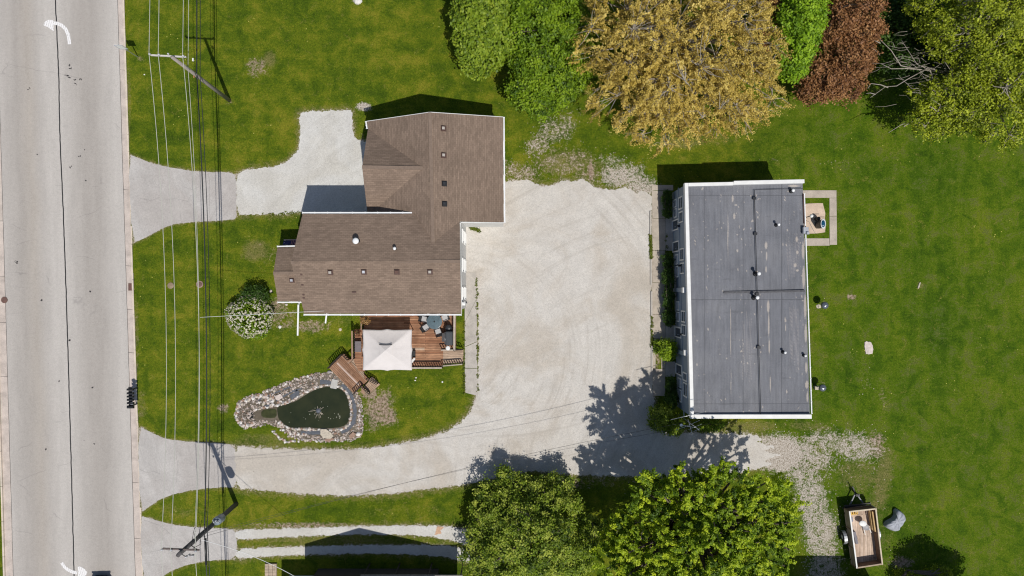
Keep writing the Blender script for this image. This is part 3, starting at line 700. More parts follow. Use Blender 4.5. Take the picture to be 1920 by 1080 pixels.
# roof vents, pipes
def zroof_s(py, px=700): k = (py - 490) / 98; return 7.35 - 1.3 * k
def boxvent(px, py, z, top, slope=0.0, ax='x'):
    c = P(px, py, z + .12); mb = MB(); m = Matrix.Rotation(slope, 3, 'X' if ax == 'x' else 'Y')
    mb.box(c - Vector((0, 0, .06)), (.42, .42, .05), mat=m); mb.box(c, (.31, .31, .16), mat=m)
    o = build('roof_vent', mb, M['brown_flash'] if top != 'dark' else M['black'], house, bevel=.015)
    mc = MB(); mc.box(c + Vector((0, 0, .095)), (.20, .20, .03), mat=m); build('vent_cap', mc, {'white': M['concrete_path'], 'grey': M['galv'], 'rust': M['iron'], 'dark': M['darkplastic']}[top], o); return o
for px, py, tp in ((619, 511, 'white'), (682, 510, 'grey'), (744, 510, 'rust'), (806, 510, 'white')): boxvent(px, py, zroof_s(py), tp, R(20))
boxvent(547, 525.5, 3.95, 'grey', R(20))
for px, py, tp in ((831.5, 240.5, 'white'), (832, 291, 'white'), (833, 344, 'dark'), (833.5, 382, 'dark')):
    boxvent(px, py, 6.86 - 2.26 * (px - 809) / 135, tp, R(22), 'y')
def pipevent(px, py, z, r, h, cap, name='vent_pipe'):
    mb = MB(); c = P(px, py, z + h / 2); b = Vector((c.x, c.y, z - .15)); t_ = Vector((c.x, c.y, z + h))
    mb.tube([b, t_], r, 12); mb.lathe((c.x, c.y, z), [(r * 1.7, 0), (r * 1.1, .06)], 12); o = build(name, mb, M['black'] if cap else M['galv'], house)
    mc = MB(); mc.lathe((c.x, c.y, z + h), [(r * 1.8, 0), (r * 1.9, .04), (r * 1.2, .10), (.02, .12)], 12); build('vent_cap', mc, M['white_metal'], o); return o
pipevent(668.5, 452, 6.85, .13, .55, 1, 'flue_pipe'); pipevent(740.5, 466, 7.05, .07, .3, 1)
for px, py in ((565, 515), (567, 534), (569, 552.5), (569.3, 558.5), (664, 548)):
    mb = MB(); mb.box(P(px, py, zroof_s(py) + .03), (.16 if px < 600 else .32, .12, .05), mat=Matrix.Rotation(R(20), 3, 'X')); build('flashing_tab', mb, M['brown_flash'], house)
# front porch: floor, posts, rail with bunting
mb = MB(); mb.prism(gp([(546, 466), (612, 466), (612, 566), (546, 566)]), 0, .55); build('porch_floor', mb, M['concrete_path'], house)
for x, y in ((549, 470), (549, 515), (549, 562)): mb = MB(); mb.tube([g(x, y, .55), g(x, y, 3.2)], .08, 8); build('porch_post', mb, M['white'], house)
mb = MB()
mb.beam(g(547, 467, 1.35), g(600, 467, 1.35), .08, .06)
for i in range(18): p = g(548 + i * 3, 467, .55); mb.beam(p, p + Vector((0, 0, .8)), .04, .04)
build('porch_rail', mb, M['white'], house)
# steps on the porch's north side
mb = MB()
for i in range(3): mb.prism(gp([(556, 466 - i * 6), (590, 466 - i * 6), (590, 460 - i * 6), (556, 460 - i * 6)]), 0, .42 - i * .14)
build('porch_step', mb, M['concrete_path'], house)
bt = thing('patriotic_bunting', 'navy bunting with red and white stripes hung by the front porch rail', 'bunting', tuple(g(553, 458, 0)))
mb = MB(); n = 14
for i in range(n):
    for (a, b, c_) in ((0, 1, 0),):
        x0 = 541 + i * 2.0; x1 = x0 + 2.0; y0 = 462 - 1.0; dz = .05 * math.sin(i)
        mb.add([g(x0, y0, 1.5), g(x1, y0, 1.5), g(x1, y0 - 9, 1.15 + dz), g(x0, y0 - 9, 1.15 - dz), g(x0, y0, 1.48), g(x1, y0, 1.48), g(x1, y0 - 9, 1.13 + dz), g(x0, y0 - 9, 1.13 - dz)], [(3, 2, 1, 0), (4, 5, 6, 7), (2, 3, 7, 6), (0, 1, 5, 4), (1, 2, 6, 5), (3, 0, 4, 7)])
build('navy_cloth', mb, M['cloth_navy'], bt)
mb = MB()
for x in (556.5, 559.5, 562.5): mb.beam(g(x, 461, 1.54), g(x, 452, 1.21), .05, .02)
build('red_stripe', mb, M['cloth_red'], bt)
mb = MB(); mb.beam(g(541, 451.5, 1.2), g(569, 451.5, 1.2), .07, .04); mb.beam(g(541, 451.5, 1.2), g(545, 453.5, 1.3), .05, .04); build('pale_edging', mb, plain('pale_orange_trim', (.6, .45, .36), .1), bt)
for x in (543, 567): mb = MB(); mb.tube([g(x, 457, 0), g(x, 457, 1.35)], .03, 6); build('bunting_post', mb, M['white'], bt)

# ------------------------------------------------------------ grey building on the right
BZ = 4.75
bo = G(1360, 560); bld = thing('grey_apartment_building', 'two storey blue grey building with a dark flat roof edged in white', 'building', (bo[0], bo[1], 0))
c0 = P(1283.5, 343, BZ); c1 = P(1508, 338, BZ); c2 = P(1522, 785, BZ); c3 = P(1294.5, 785, BZ)
def qi(u, v): return c0 * (1 - u) * (1 - v) + c1 * u * (1 - v) + c2 * u * v + c3 * (1 - u) * v
def at(u, v, z): p = qi(u, v); return Vector((p.x, p.y, z))
def ring(i, z): return [at(i, i * .6, z), at(1 - i, i * .6, z), at(1 - i, 1 - i * .6, z), at(i, 1 - i * .6, z)]
mb = MB(); mb.prism([p[:2] for p in ring(.012, 0)], 0, BZ - .42); build('wall', mb, M['blue_siding'], bld)
# roof membrane as a finely divided sheet with its stains
def roofmask(X, Y):
    k = (1 - (BZ - .1) / H) / S; PX = X / k + 960; PY = 540 - Y / k
    m = np.zeros(X.shape); s2 = np.zeros(X.shape)
    blobs = [(1375, 372, 2.6, 9), (1378, 405, 3, 8), (1381, 384, 4, 2), (1438, 460, 3.5, 9), (1439, 480, 2, 12), (1438, 505, 2, 9), (1442, 575, 3.4, 16), (1443, 610, 2, 30), (1444, 650, 2, 20), (1446, 720, 1.6, 22),
     (1508, 470, 3.5, 22), (1509, 520, 3.6, 30), (1512, 575, 3.6, 30), (1513, 625, 3.2, 24), (1514, 690, 3, 14), (1515, 722, 4.2, 10), (1516, 745, 2.2, 14), (1496, 448, 3, 7), (1497, 473, 3, 5), (1493, 497, 4, 5), (1497, 507, 4, 3), (1490, 348, 14, 3), (1485, 358, 10, 2.5), (1384, 470, 2.4, 4), (1366, 440, 1.2, 60), (1371, 620, 1, 90), (1372, 720, 1, 30), (1470, 458, 1.4, 5), (1474, 600, 1.6, 8), (1475, 615, 1.4, 10), (1477, 735, 1.8, 5), (1420, 510, 4, 3)]
    for (a, b, rx, ry) in blobs: m = np.maximum(m, np.clip(1.35 - np.hypot((PX - a) / rx, (PY - b) / ry), 0, 1))
    rg = np.random.default_rng(5)
    cols = [1302, 1318, 1324, 1344, 1352, 1383, 1387, 1396, 1410, 1421, 1425, 1474, 1490, 1500]
    for i in range(190):
        a = cols[rg.integers(len(cols))] + rg.normal(0, 1.8) + 6 * 0; b = rg.uniform(348, 775); a += (b - 343) * .02
        rx = rg.uniform(.5, 1.5); ry = rg.uniform(.6, 3.4); an = rg.uniform(-.6, .6); dx = PX - a; dy = PY - b
        u = dx * math.cos(an) + dy * math.sin(an); v = -dx * math.sin(an) + dy * math.cos(an)
        m = np.maximum(m, .9 * np.clip(1.6 - np.hypot(u / rx, v / ry), 0, 1))
    for (x0, x1, ya, yb, n) in ((1478, 1502, 405, 425, 6), (1478, 1502, 440, 520, 12), (1392, 1412, 590, 720, 8), (1482, 1500, 560, 700, 10)):
        for i in range(n):
            xx = x0 + (x1 - x0) * i / n + rg.uniform(-.6, .6) + (PY - 343) * .004
            s2 = np.maximum(s2, np.clip(1.2 - np.abs(PX - xx) / .7, 0, 1) * ((PY > ya + rg.uniform(-8, 20)) & (PY < yb + rg.uniform(-25, 5))) * (.5 + .5 * np.sin(PY * rg.uniform(.8, 2.0))))
    return np.stack([m, s2, np.zeros(X.shape)], -1)
def m_membrane():
    t = NT('dark_roof_membrane'); at_ = t.attr('mask'); sp = t.n('ShaderNodeSeparateColor'); t.l(at_.outputs['Color'], sp.inputs[0])
    a = t.noise(.35, 4, .6); b = t.noise(1.6, 4, .6, sx=(2.5, .35, 1)); d = t.noise(13, 3, .7); e = t.noise(50, 2)
    c = t.ramp(a, [(.3, (.138, .143, .160)), (.5, (.162, .167, .185)), (.7, (.188, .191, .205))])
    c = t.mix(1.0, c, t.ramp(b, [(.3, .86), (.7, 1.14)]), 'MULTIPLY'); c = t.mix(1.0, c, t.ramp(d, [(.3, .86), (.7, 1.12)]), 'MULTIPLY')
    c = t.mix(1.0, c, t.ramp(e, [(.3, .84), (.7, 1.14)]), 'MULTIPLY')
    sx = t.n('ShaderNodeSeparateXYZ'); t.l(t.v, sx.inputs[0])
    wv = t.math('SINE', t.math('MULTIPLY', sx.outputs[0], 26)); c = t.mix(t.math('MULTIPLY', t.smooth(wv, .6, 1), .09), c, (.3, .3, .3))
    br = t.n('ShaderNodeTexBrick'); t.l(t.v, br.inputs['Vector']); br.offset = 0
    br.inputs['Scale'].default_value = 1; br.inputs['Brick Width'].default_value = 3.03; br.inputs['Row Height'].default_value = 8.2; br.inputs['Mortar Size'].default_value = .025; br.inputs['Mortar Smooth'].default_value = .2
    c = t.mix(t.math('MULTIPLY', br.outputs['Fac'], .55), c, (.05, .05, .055))
    k = t.math('ADD', sp.outputs[0], t.math('MULTIPLY', t.math('SUBTRACT', t.math('ADD', t.math('MULTIPLY', d, .6), t.math('MULTIPLY', e, .4)), .5), 1.3))
    c = t.mix(t.math('MULTIPLY', t.smooth(k, .45, .8), .8), c, t.mix(a, (.42, .36, .30), (.44, .41, .38)))
    c = t.mix(t.math('MULTIPLY', sp.outputs[1], .42), c, (.42, .38, .36))
    dirt = t.smooth(t.noise(.9, 4, .6, sx=(.5, 3, 1)), .60, .72); c = t.mix(t.math('MULTIPLY', dirt, .28), c, (.07, .07, .075))
    t.bump(d, .3, .02); return t.out(c, .8, .25)
nu, nv = 150, 300; U, Vv = np.meshgrid(np.linspace(.0, 1, nu), np.linspace(0, 1, nv))
rp = [np.array(p) for p in (c0, c1, c2, c3)]
XY = [rp[0][i] * (1 - U) * (1 - Vv) + rp[1][i] * U * (1 - Vv) + rp[2][i] * U * Vv + rp[3][i] * (1 - U) * Vv for i in range(2)]
me = bpy.data.meshes.new('roof'); V3 = np.stack([XY[0] - bo[0], XY[1] - bo[1], np.full(U.shape, BZ - .22) - .10 * U + .003 * np.sin(XY[0] * 6)], -1).reshape(-1, 3)
ii = np.arange(nu * nv).reshape(nv, nu); FF = np.stack([ii[:-1, :-1], ii[1:, :-1], ii[1:, 1:], ii[:-1, 1:]], -1).reshape(-1, 4)
me.from_pydata(V3.tolist(), [], FF.tolist()); a = me.attributes.new('mask', 'FLOAT_COLOR', 'POINT'); mk = roofmask(*XY)
a.data.foreach_set('color', np.concatenate([mk, np.ones(mk.shape[:2] + (1,))], -1).astype(np.float32).ravel()); me.update(); me.materials.append(m_membrane())
broof = bpy.data.objects.new('roof', me); COL.objects.link(broof); broof.parent = bld
# parapets with white caps
def parapet(pa, pb, qa, qb, zt, name='parapet'):
    mb = MB(); mb.prism([pa[:2], pb[:2], qb[:2], qa[:2]], BZ - .45, zt); return build(name, mb, M['white'], bld, bevel=.02)
W_ = .030
parapet(at(0, .0, 0), at(0, 1, 0), at(W_, .0, 0), at(W_, 1, 0), BZ + .02)
parapet(at(W_ + .001, 0, 0), at(.41, 0, 0), at(W_ + .001, .014, 0), at(.41, .014, 0), BZ + .015); parapet(at(.4103, -.004, 0), at(1.0, -.004, 0), at(.4103, .012, 0), at(1.0, .012, 0), BZ + .05)
parapet(at(W_ + .001, .982, 0), at(1.0, .982, 0), at(W_ + .001, 1, 0), at(1.0, 1, 0), BZ + .03)
mb = MB(); mb.prism([at(.995, .055, 0)[:2], at(1.003, .055, 0)[:2], at(1.003, .18, 0)[:2], at(.995, .18, 0)[:2]], BZ - .5, BZ - .22)
mb.prism([at(.99, .0, 0)[:2], at(.998, .0, 0)[:2], at(.998, .98, 0)[:2], at(.99, .98, 0)[:2]], BZ - .5, BZ - .36); build('eave_board', mb, M['brown_flash'], bld)
og = gutter(at(1.004, .055, BZ - .25), at(1.008, .98, BZ - .25), (.03, 0, 0), bld, w=.075)
# black conduit across the roof with its blocks
mb = MB(); zc = BZ - .12
mb.tube([at(.585, .035, zc), at(.585, .99, zc)], .026, 6); mb.tube([at(.585, .035, zc), at(.99, .033, zc)], .018, 6); build('roof_conduit', mb, M['black'], bld)
for v in (.07, .22, .475, .70): mb = MB(); mb.box(at(.585, v, zc - .02), (.26, .22, .12)); build('conduit_block', mb, M['darkplastic'], bld)
mb = MB(); mb.prism([at(.31, .462, 0)[:2], at(.985, .46, 0)[:2], at(.985, .468, 0)[:2], at(.31, .471, 0)[:2]], BZ - .33, BZ - .165)
build('roof_seam', mb, plain('dark_lap_seam', (.10, .10, .107), .3, 6, .85), bld)
def bvent(px, py, h, r, lean=0):
    c = P(px, py, BZ + h - .2); mb = MB(); mb.tube([Vector((c.x, c.y, BZ - .35)), Vector((c.x, c.y, BZ - .2 + h))], r, 10); mb.lathe((c.x, c.y, BZ - .26), [(r * 2, 0), (r * 1.2, .08)], 12)
    o = build('vent_pipe', mb, M['black'], bld); mc = MB(); mc.lathe((c.x, c.y, BZ - .2 + h), [(r * 1.25, -.03), (r * 1.5, .05), (r, .10), (.02, .12)], 12); build('vent_cap', mc, M['white_metal'], o)
for a in ((1423, 513, .75, .10), (1420, 558, .75, .10), (1460, 421, .45, .075), (1472, 661, .35, .075), (1487, 357, .3, .09), (1510, 667, .2, .07)): bvent(*a)
mb = MB(); mb.box(at(1.0, .21, BZ - .1), (.4, .5, .3)); mb.box(at(1.01, .222, BZ + .05), (.2, .2, .25)); build('roof_hatch_box', mb, M['galv'], bld)
# west face: windows, doors, downspouts
def west(py_img, z):       # a point of the west wall seen at picture height py_img
    y = (540 - py_img) * (1 - z / H) / S
    ya, yb = at(.012, 0, 0), at(.012, 1, 0); t_ = (y - ya.y) / (yb.y - ya.y); return Vector((ya.x + (yb.x - ya.x) * t_, y, z))
LT = M['white']
for a, b in ((374, 389), (391, 408), (477, 496), (499, 520), (565, 582), (585, 603), (709, 726), (730, 753)):
    wd = (b - a) / S * .93; window(bld, west((a + b) / 2, 1.25) + Vector((-.0, 0, 0)), wd - .12, .85, 'x-')
for a, b in ((369, 392), (397, 417), (466, 488), (493, 513), (583, 604), (609, 629), (718, 744), (699, 714)):
    wd = (b - a) / S * .93; window(bld, west((a + b) / 2, 3.1), wd - .12, 1.15, 'x-')
for a, b in ((414, 430), (454, 471), (614, 632), (683, 703)):
    o = window(bld, west((a + b) / 2, 1.1), .72, 1.95, 'x-', name='door', pane=M['pane'])
    mb = MB(); mb.box(west(b - 5, 1.1) + Vector((-.05, 0, 0)), (.05, .05, .14)); build('door_handle', mb, M['galv'], o)
for py in (544, 661):
    mb = MB(); p = west(py, 2.2); mb.box((p.x - .07, p.y, 2.2), (.14, .32, 4.2)); o = build('downspout', mb, M['blue_trim'], bld)
    mb = MB(); p = west(py, 4.0); mb.box((p.x - .17, p.y, 4.0), (.3, .42, .4)); build('downspout_head', mb, M['white'], o)
mb = MB(); mb.beam(west(352, 2.35) + Vector((-.02, 0, 0)), west(780, 2.35) + Vector((-.02, 0, 0)), .05, .12); build('wall_band', mb, M['blue_trim'], bld)
for py in (424, 498, 627): 
    p = west(py, 2.45); mb = MB(); mb.box((p.x - .1, p.y, 2.45), (.2, .16, .2)); mb.tube([(p.x - .1, p.y, 2.45), (p.x - .32, p.y + .1, 2.6)], .03, 6); build('wall_lamp', mb, M['darkplastic'], bld)
for py in (400, 500, 600, 700): window(bld, (at(.988, (py - 343) / 442, 0).x, at(.988, (py - 343) / 442, 0).y, 1.5), 1.0, 1.1, 'x+')
# antenna mast at the south-west corner
an = thing('television_antenna', 'roof height television antenna on a mast at the grey building corner', 'antenna', tuple(g(1273, 769, 0)))
m0 = g(1271, 776, 0); 
top = Vector((m0.x, m0.y, 6.6)); mb = MB(); mb.tube([m0, top], .035, 6); build('mast', mb, M['galv'], an)
k = lambda x, y, z: P(x, y, z)
mb = MB(); mb.tube([P(1290, 786, 5.9), P(1303, 832, 6.4)], .022, 5); mb.tube([P(1258, 787, 6.3), P(1322, 772, 6.3)], .02, 5); build('boom', mb, M['galv'], an)
mb = MB()
for a, b in (((1281, 802), (1312, 788)), ((1290, 806), (1316, 795)), ((1292, 814), (1312, 803)), ((1268, 806), (1290, 798)), ((1294, 823), (1308, 815))): mb.tube([P(*a, 6.2), P(*b, 6.2)], .012, 4)
build('antenna_element', mb, M['galv'], an)
mb = MB(); mb.lathe(P(1277, 797, 5.7), [(.02, 0), (.10, .03), (.12, .07), (.08, .1), (.02, .12)], 14); mb.tube([P(1277, 797, 5.75), Vector((m0.x, m0.y, 5.8))], .02, 5); build('dish', mb, M['white_metal'], an)

# ------------------------------------------------------------ neighbour house just below the frame
nh = thing('neighbour_house', 'neighbouring house at the bottom edge casting a gabled shadow on the gravel ruts', 'house', tuple(g(710, 1200, 0)))
x0, x1 = G(597, 0)[0], G(823, 0)[0]; y0, y1 = G(0, 1380)[1], G(0, 1066)[1]
gable_box('wall', x0, x1, y0, y1, 3.8, 6.45, 'y', M['shade_siding'], nh)
mb = MB(); xm = (x0 + x1) / 2; a = [(x0 - .2, y0 - .2, 3.95), (x0 - .2, y1 + .2, 3.95), (xm, y1 + .2, 6.8), (xm, y0 - .2, 6.8)]; b = [(xm, y0 - .2, 6.8), (xm, y1 + .2, 6.8), (x1 + .2, y1 + .2, 3.95), (x1 + .2, y0 - .2, 3.95)]
mb.slab(a); mb.slab(b); build('roof', mb, M['shingle_ns'], nh)
mb = MB(); mb.prism(gp([(690, 1052), (872, 1052), (872, 1120), (690, 1120)]), 2.75, 2.9); build('porch_roof', mb, plain('grey_roll_roofing', (.26, .25, .24), .15, 4, .9), nh)
for x in (694, 750, 810, 868): mb = MB(); mb.tube([(*G(x, 1056), 0), (*G(x, 1056), 2.76)], .06, 6); build('porch_post', mb, M['shade_siding'], nh)
mb = MB(); mb.prism(gp([(824, 1100), (868, 1100), (868, 1118), (824, 1118)]), 0, 2.74); build('porch_wall', mb, M['shade_siding'], nh)
mb = MB(); mb.prism(gp([(543, 1079), (596, 1079), (596, 1150), (543, 1150)]), 0, 2.85); build('side_room', mb, M['siding'], nh)
sh = thing('garden_shed', 'low shed beyond the bottom edge shading the end of the gravel track', 'shed', tuple(g(1575, 1160, 0)))
mb = MB(); mb.prism(gp([(1508, 1092), (1636, 1092), (1636, 1230), (1508, 1230)]), 0, 4.2); build('wall', mb, M['siding'], sh)
mb = MB(); mb.prism(gp([(1503, 1088), (1641, 1088), (1641, 1236), (1503, 1236)]), 4.2, 4.35); build('roof', mb, M['shingle_ns'], sh)
st = thing('paver_step', 'small brick paver landing beside the neighbour house shadow', 'step', tuple(g(509, 1068, 0)))
mb = MB()
for i in range(3):
    for j in range(5): mb.box(g(501.5 + i * 7.4, 1058.5 + j * 5.6, .1), (.31, .23, .16))
build('paver', mb, plain('tan_pavers', (.45, .36, .27), .25, 4, .9), st)

# ------------------------------------------------------------ rear deck with rails, steps and bridge
DZ = .62
q = lambda x, y, z=DZ: P(x, y, z)
deck = thing('wooden_deck', 'reddish brown wooden deck against the south side of the brown roofed house', 'deck', tuple(q(760, 640, 0)))
def pl(pts, z): return [P(x, y, z)[:2] for x, y in pts]
mb = MB(); mb.prism(pl([(682, 586), (855, 586), (855, 655), (831, 655), (831, 689), (684, 689), (684, 696), (672, 696), (664, 678), (664, 618), (682, 618)], DZ), DZ - .2, DZ); build('deck_floor', mb, M['deck'], deck)
mb = MB(); mb.prism(pl([(773, 652), (796, 652), (796, 657), (773, 657)], DZ), DZ + .003, DZ + .02); build('replaced_board', mb, M['deck_pale'], deck)
mb = MB()
for i in range(9):
    px = 668 + i * 22; 
    if px < 850: mb.tube([q(px, 684, 0), q(px, 684, DZ - .2)], .06, 6)
build('deck_posts', mb, M['rail_dark'], deck)
def rail(pts, zb, h, parent, top=None, w=.11, step=.2, name='railing', balw=.06):
    top = top or M['rail']; mb = MB()
    for a, b in zip(pts[:-1], pts[1:]): mb.beam(Vector(a) + Vector((0, 0, h)), Vector(b) + Vector((0, 0, h)), w, .05)
    o = build(name, mb, top, parent); mb = MB()
    for a, b in zip(pts[:-1], pts[1:]):
        a, b = Vector(a), Vector(b); L = (b - a).length; n = max(2, int(L / step))
        for i in range(n + 1):
            p = a + (b - a) * i / n; mb.beam(p, p + Vector((0, 0, h - .03)), balw, balw)
        mb.beam(a + Vector((0, 0, .1)), b + Vector((0, 0, .1)), .05, .05)
    bo_ = build('balusters', mb, M['rail_dark'], o); bo_['kind'] = 'stuff'; return o
g2 = lambda x, y, z: Vector((*G(x, y), z))
def d2(x, y, z=DZ): v = P(x, y, z); return v
rail([d2(854, 590), d2(853.5, 656)], DZ, .95, deck, M['rail_pale'], .17)
rail([d2(772, 687.5), d2(830.5, 687.5)], DZ, .95, deck, M['rail_pale'], .12)
rail([d2(665, 619), d2(665.5, 671), d2(657, 679)], DZ, .95, deck, M['rail'], .13)
rail([d2(829, 654.5), d2(854, 654.5)], DZ, .95, deck, M['rail_pale'], .09)
rail([d2(682, 589), d2(682, 617)], DZ, .95, deck, M['rail'], .09)
# ramp to the side path
mb = MB(); a0, a1, b1, b0 = d2(831, 656), d2(831, 683), P(869, 680, .06), P(869, 656, .06)
mb.slab([a0, a1, b1, b0], .12); build('ramp', mb, M['deck_pale'], deck)
rail([d2(832, 684), P(868, 681, .1)], DZ, .9, deck, M['rail_pale'], .08); rail([d2(855, 655), P(868, 654.5, .2)], .3, .85, deck, M['rail_dark'], .06)
# landing strip and angled bridge toward the pond
mb = MB(); mb.prism(pl([(668, 667), (681, 680), (681, 697), (656, 676)], .45), .2, .45); mb.prism(pl([(682, 698), (684, 712), (656.5, 677)], .4), .2, .445)
build('landing', mb, M['bridge_pale'], deck)
br = thing('garden_bridge', 'low angled wooden platform stepping from the deck to the pond edge', 'footbridge', tuple(g2(664, 700, 0)))
mb = MB(); mb.prism(pl([(644.5, 662), (617, 690), (664, 738.5), (691.5, 711.5)], .36), .12, .36); build('platform', mb, M['bridge'], br)
mb = MB(); mb.beam(P(632, 680.5, .375), P(673, 722, .375), .13, .02); build('pale_board', mb, plain('pink_pale_board', (.50, .38, .32), .12, 4), br)
mb = MB(); mb.prism(pl([(692.3, 711), (698, 706.5), (712.5, 721), (694, 737.5), (682, 725), (691, 716)], .22), .02, .22); build('step', mb, M['bridge_pale'], br)
mb = MB()
for i in range(6): mb.beam(P(677.5 - i * 0, 724 + i * 2.1, .3), P(684 + i * 0, 731 + i * 1.6, .2), .08, .04)
build('stair_tread', mb, M['rail'], br)
rail([P(643.5, 663.5, .36), P(618.5, 688.5, .36)], .36, .85, br, M['rail_dark'], .05, .16)
rail([P(690, 708.5, .36), P(709, 718, .25)], .3, .85, br, M['rail_dark'], .05, .16)
rail([P(665, 737, .36), P(679, 722.5, .36)], .36, .8, br, M['rail_dark'], .05, .16); rail([P(680, 722.5, .36), P(694, 736, .2)], .3, .75, br, M['rail_dark'], .05, .16)
rail([P(646, 663, .36), P(655, 673, .36)], .36, .85, br, M['rail_dark'], .05, .16)

# canopy
ce = 2.62; cp = thing('canopy_gazebo', 'off white square fabric canopy standing over the deck', 'canopy', tuple(q(724, 655, 0)))
cc = [P(679.8, 618, ce), P(772, 618, ce), P(772, 694.2, ce), P(680.2, 694.2, ce)]; apex = P(722.5, 657, ce + .95)
mb = MB(); n = 14; vid = {}
def cpt(side, u, v):
    a, b = cc[side], cc[(side + 1) % 4]; e = a * (1 - u) + b * u; m = 4 * u * (1 - u)
    mid = (cc[0] + cc[2]) / 2; e = e + (mid - e).normalized() * (.05 * m - .09 * math.exp(-((u - .5) / .07) ** 2)) ; 
    p = e * (1 - v) + apex * v; p.z -= .10 * math.sin(PI * v) * 1.0 + .05 * m * (1 - v) * 0; return p
for sd in range(4):
    for i in range(n):
        for j in range(n):
            a, b, c_, d_ = cpt(sd, i / n, j / n), cpt(sd, (i + 1) / n, j / n), cpt(sd, (i + 1) / n, (j + 1) / n), cpt(sd, i / n, (j + 1) / n)
            mb.add([a, b, c_, d_] if j < n - 1 else [a, b, c_], [(3, 2, 1, 0) if j < n - 1 else (2, 1, 0)], True)
    for i in range(n):       # hanging valance
        a, b = cpt(sd, i / n, 0), cpt(sd, (i + 1) / n, 0); z = Vector((0, 0, .2)); mb.add([a, b, b - z, a - z], [(0, 1, 2, 3)], True)
cov = build('canopy_cover', mb, M['canopy'], cp)
cb = bmesh.new(); cb.from_mesh(cov.data); bmesh.ops.remove_doubles(cb, verts=cb.verts, dist=.002); cb.to_mesh(cov.data); cb.free()
for e_ in range(4):
    pass
mb = MB(); vv = [Vector((apex.x + sx_ * .50, apex.y + sy_ * .42, apex.z - .235)) for sx_, sy_ in ((-1, 1), (1, 1), (1, -1), (-1, -1))]; ap2 = apex + Vector((0, 0, .02))
for i in range(4): mb.add([vv[i], vv[(i + 1) % 4], ap2], [(2, 1, 0)])
build('canopy_vent', mb, M['canopy'], cp)
mb = MB(); y_ = apex.y + .46
mb.tube([(apex.x - .55, y_ - .0, apex.z - .21), (apex.x - .2, y_ - .05, apex.z - .21), (apex.x + .2, y_ - .05, apex.z - .21), (apex.x + .50, y_, apex.z - .21)], .028, 5); build('vent_rib', mb, M['black'], cp)
for c_ in cc:
    mid = (cc[0] + cc[2]) / 2; p = Vector(c_) + (Vector((mid.x, mid.y, ce)) - Vector(c_)).normalized() * .22; mb = MB(); mb.tube([(p.x, p.y, DZ if c_ is not cc[3] else .4), (p.x, p.y, ce)], .04, 6); build('leg', mb, M['black'], cp)

# patio table and chairs
tb = thing('patio_table', 'round smoked glass patio table under the house eave on the deck', 'table', tuple(q(814, 605, DZ)))
c_ = P(814.5, 603, DZ + .74)
mb = MB(); mb.lathe((c_.x, c_.y, DZ + .71), [(.60, 0), (.64, .012), (.64, .028), (.61, .035), (.05, .036)], 40); build('tabletop', mb, M['glass_table'], tb)
mb = MB(); mb.lathe((c_.x, c_.y, DZ), [(.30, 0), (.30, .03), (.04, .06), (.04, .70)], 16); build('pedestal', mb, M['darkplastic'], tb)
mb = MB(); mb.lathe((c_.x, c_.y, DZ + .745), [(.06, 0), (.06, .05), (.02, .1)], 12); build('umbrella_hole_cap', mb, M['darkplastic'], tb)
def patio_chair(loc, rz, label):
    t_ = thing('patio_chair', label, 'chair', (0, 0, 0), 'chairs around the patio table')
    mb = MB(); mb.box((0, .02, .42), (.46, .46, .08)); build('seat', mb, M['cushion'], t_, bevel=.02)
    mb = MB(); mb.slab([(-.24, -.22, .46), (.24, -.22, .46), (.26, -.40, .95), (-.26, -.40, .95)], .05); build('backrest', mb, M['black'], t_)
    for sx_ in (-1, 1):
        mb = MB(); mb.tube([(sx_ * .27, .24, .62), (sx_ * .28, 0, .65), (sx_ * .27, -.3, .66)], .028, 6); build('armrest', mb, M['black'], t_)
        for sy_ in (-1, 1): mb = MB(); mb.tube([(sx_ * .26, sy_ * .24, 0), (sx_ * .25, sy_ * .23, .62)], .02, 6); build('leg', mb, M['black'], t_)
    t_.location = loc; t_.rotation_euler = (0, 0, rz); return t_
CH = [(214, 'patio chair nearest the canopy, south west of the round table'), (288, 'patio chair with dark back south east of the round table'), (20, 'patio chair east of the round table by the rail'), (168, 'dark armed patio chair west of the round table'), (70, 'patio chair north east of the table, half under the eave'), (122, 'patio chair north west of the table, half under the eave')]
for a_, lb in CH:
    a_ = R(a_); patio_chair((c_.x + .92 * math.cos(a_), c_.y + .92 * math.sin(a_), DZ), a_ + PI / 2, lb)
# covered grill, side cart, bowl
gr = thing('gas_grill', 'long dark gas grill with closed lid along the east deck rail', 'grill', tuple(q(842, 634, DZ)))
c_ = P(842, 634, DZ + 1.0); mb = MB(); mb.box((c_.x, c_.y, DZ + .45), (.55, 1.2, .78)); build('cabinet', mb, M['darkplastic'], gr, bevel=.02)
mb = MB(); mb.box((c_.x, c_.y - .02, DZ + .98), (.60, 1.16, .26)); build('lid', mb, plain('charcoal_enamel', (.055, .062, .068), .12, 5, .35), gr, bevel=.09)
mb = MB(); mb.tube([(c_.x - .34, c_.y - .5, DZ + .95), (c_.x - .34, c_.y + .5, DZ + .95)], .02, 6); build('handle', mb, M['galv'], gr)
mb = MB(); mb.box((c_.x - .45, c_.y + .05, DZ + .8), (.32, .7, .05)); build('side_shelf', mb, plain('dark_shelf', (.06, .055, .055), .1), gr)
for dy in (-.5, .5): mb = MB(); mb.lathe((c_.x + .2, c_.y + dy, DZ), [(.05, 0), (.05, .06)], 8); build('wheel', mb, M['rubber'], gr)
kb = thing('round_cooler', 'small round black covered drum north of the long grill', 'cooler', tuple(q(841, 613, DZ)))
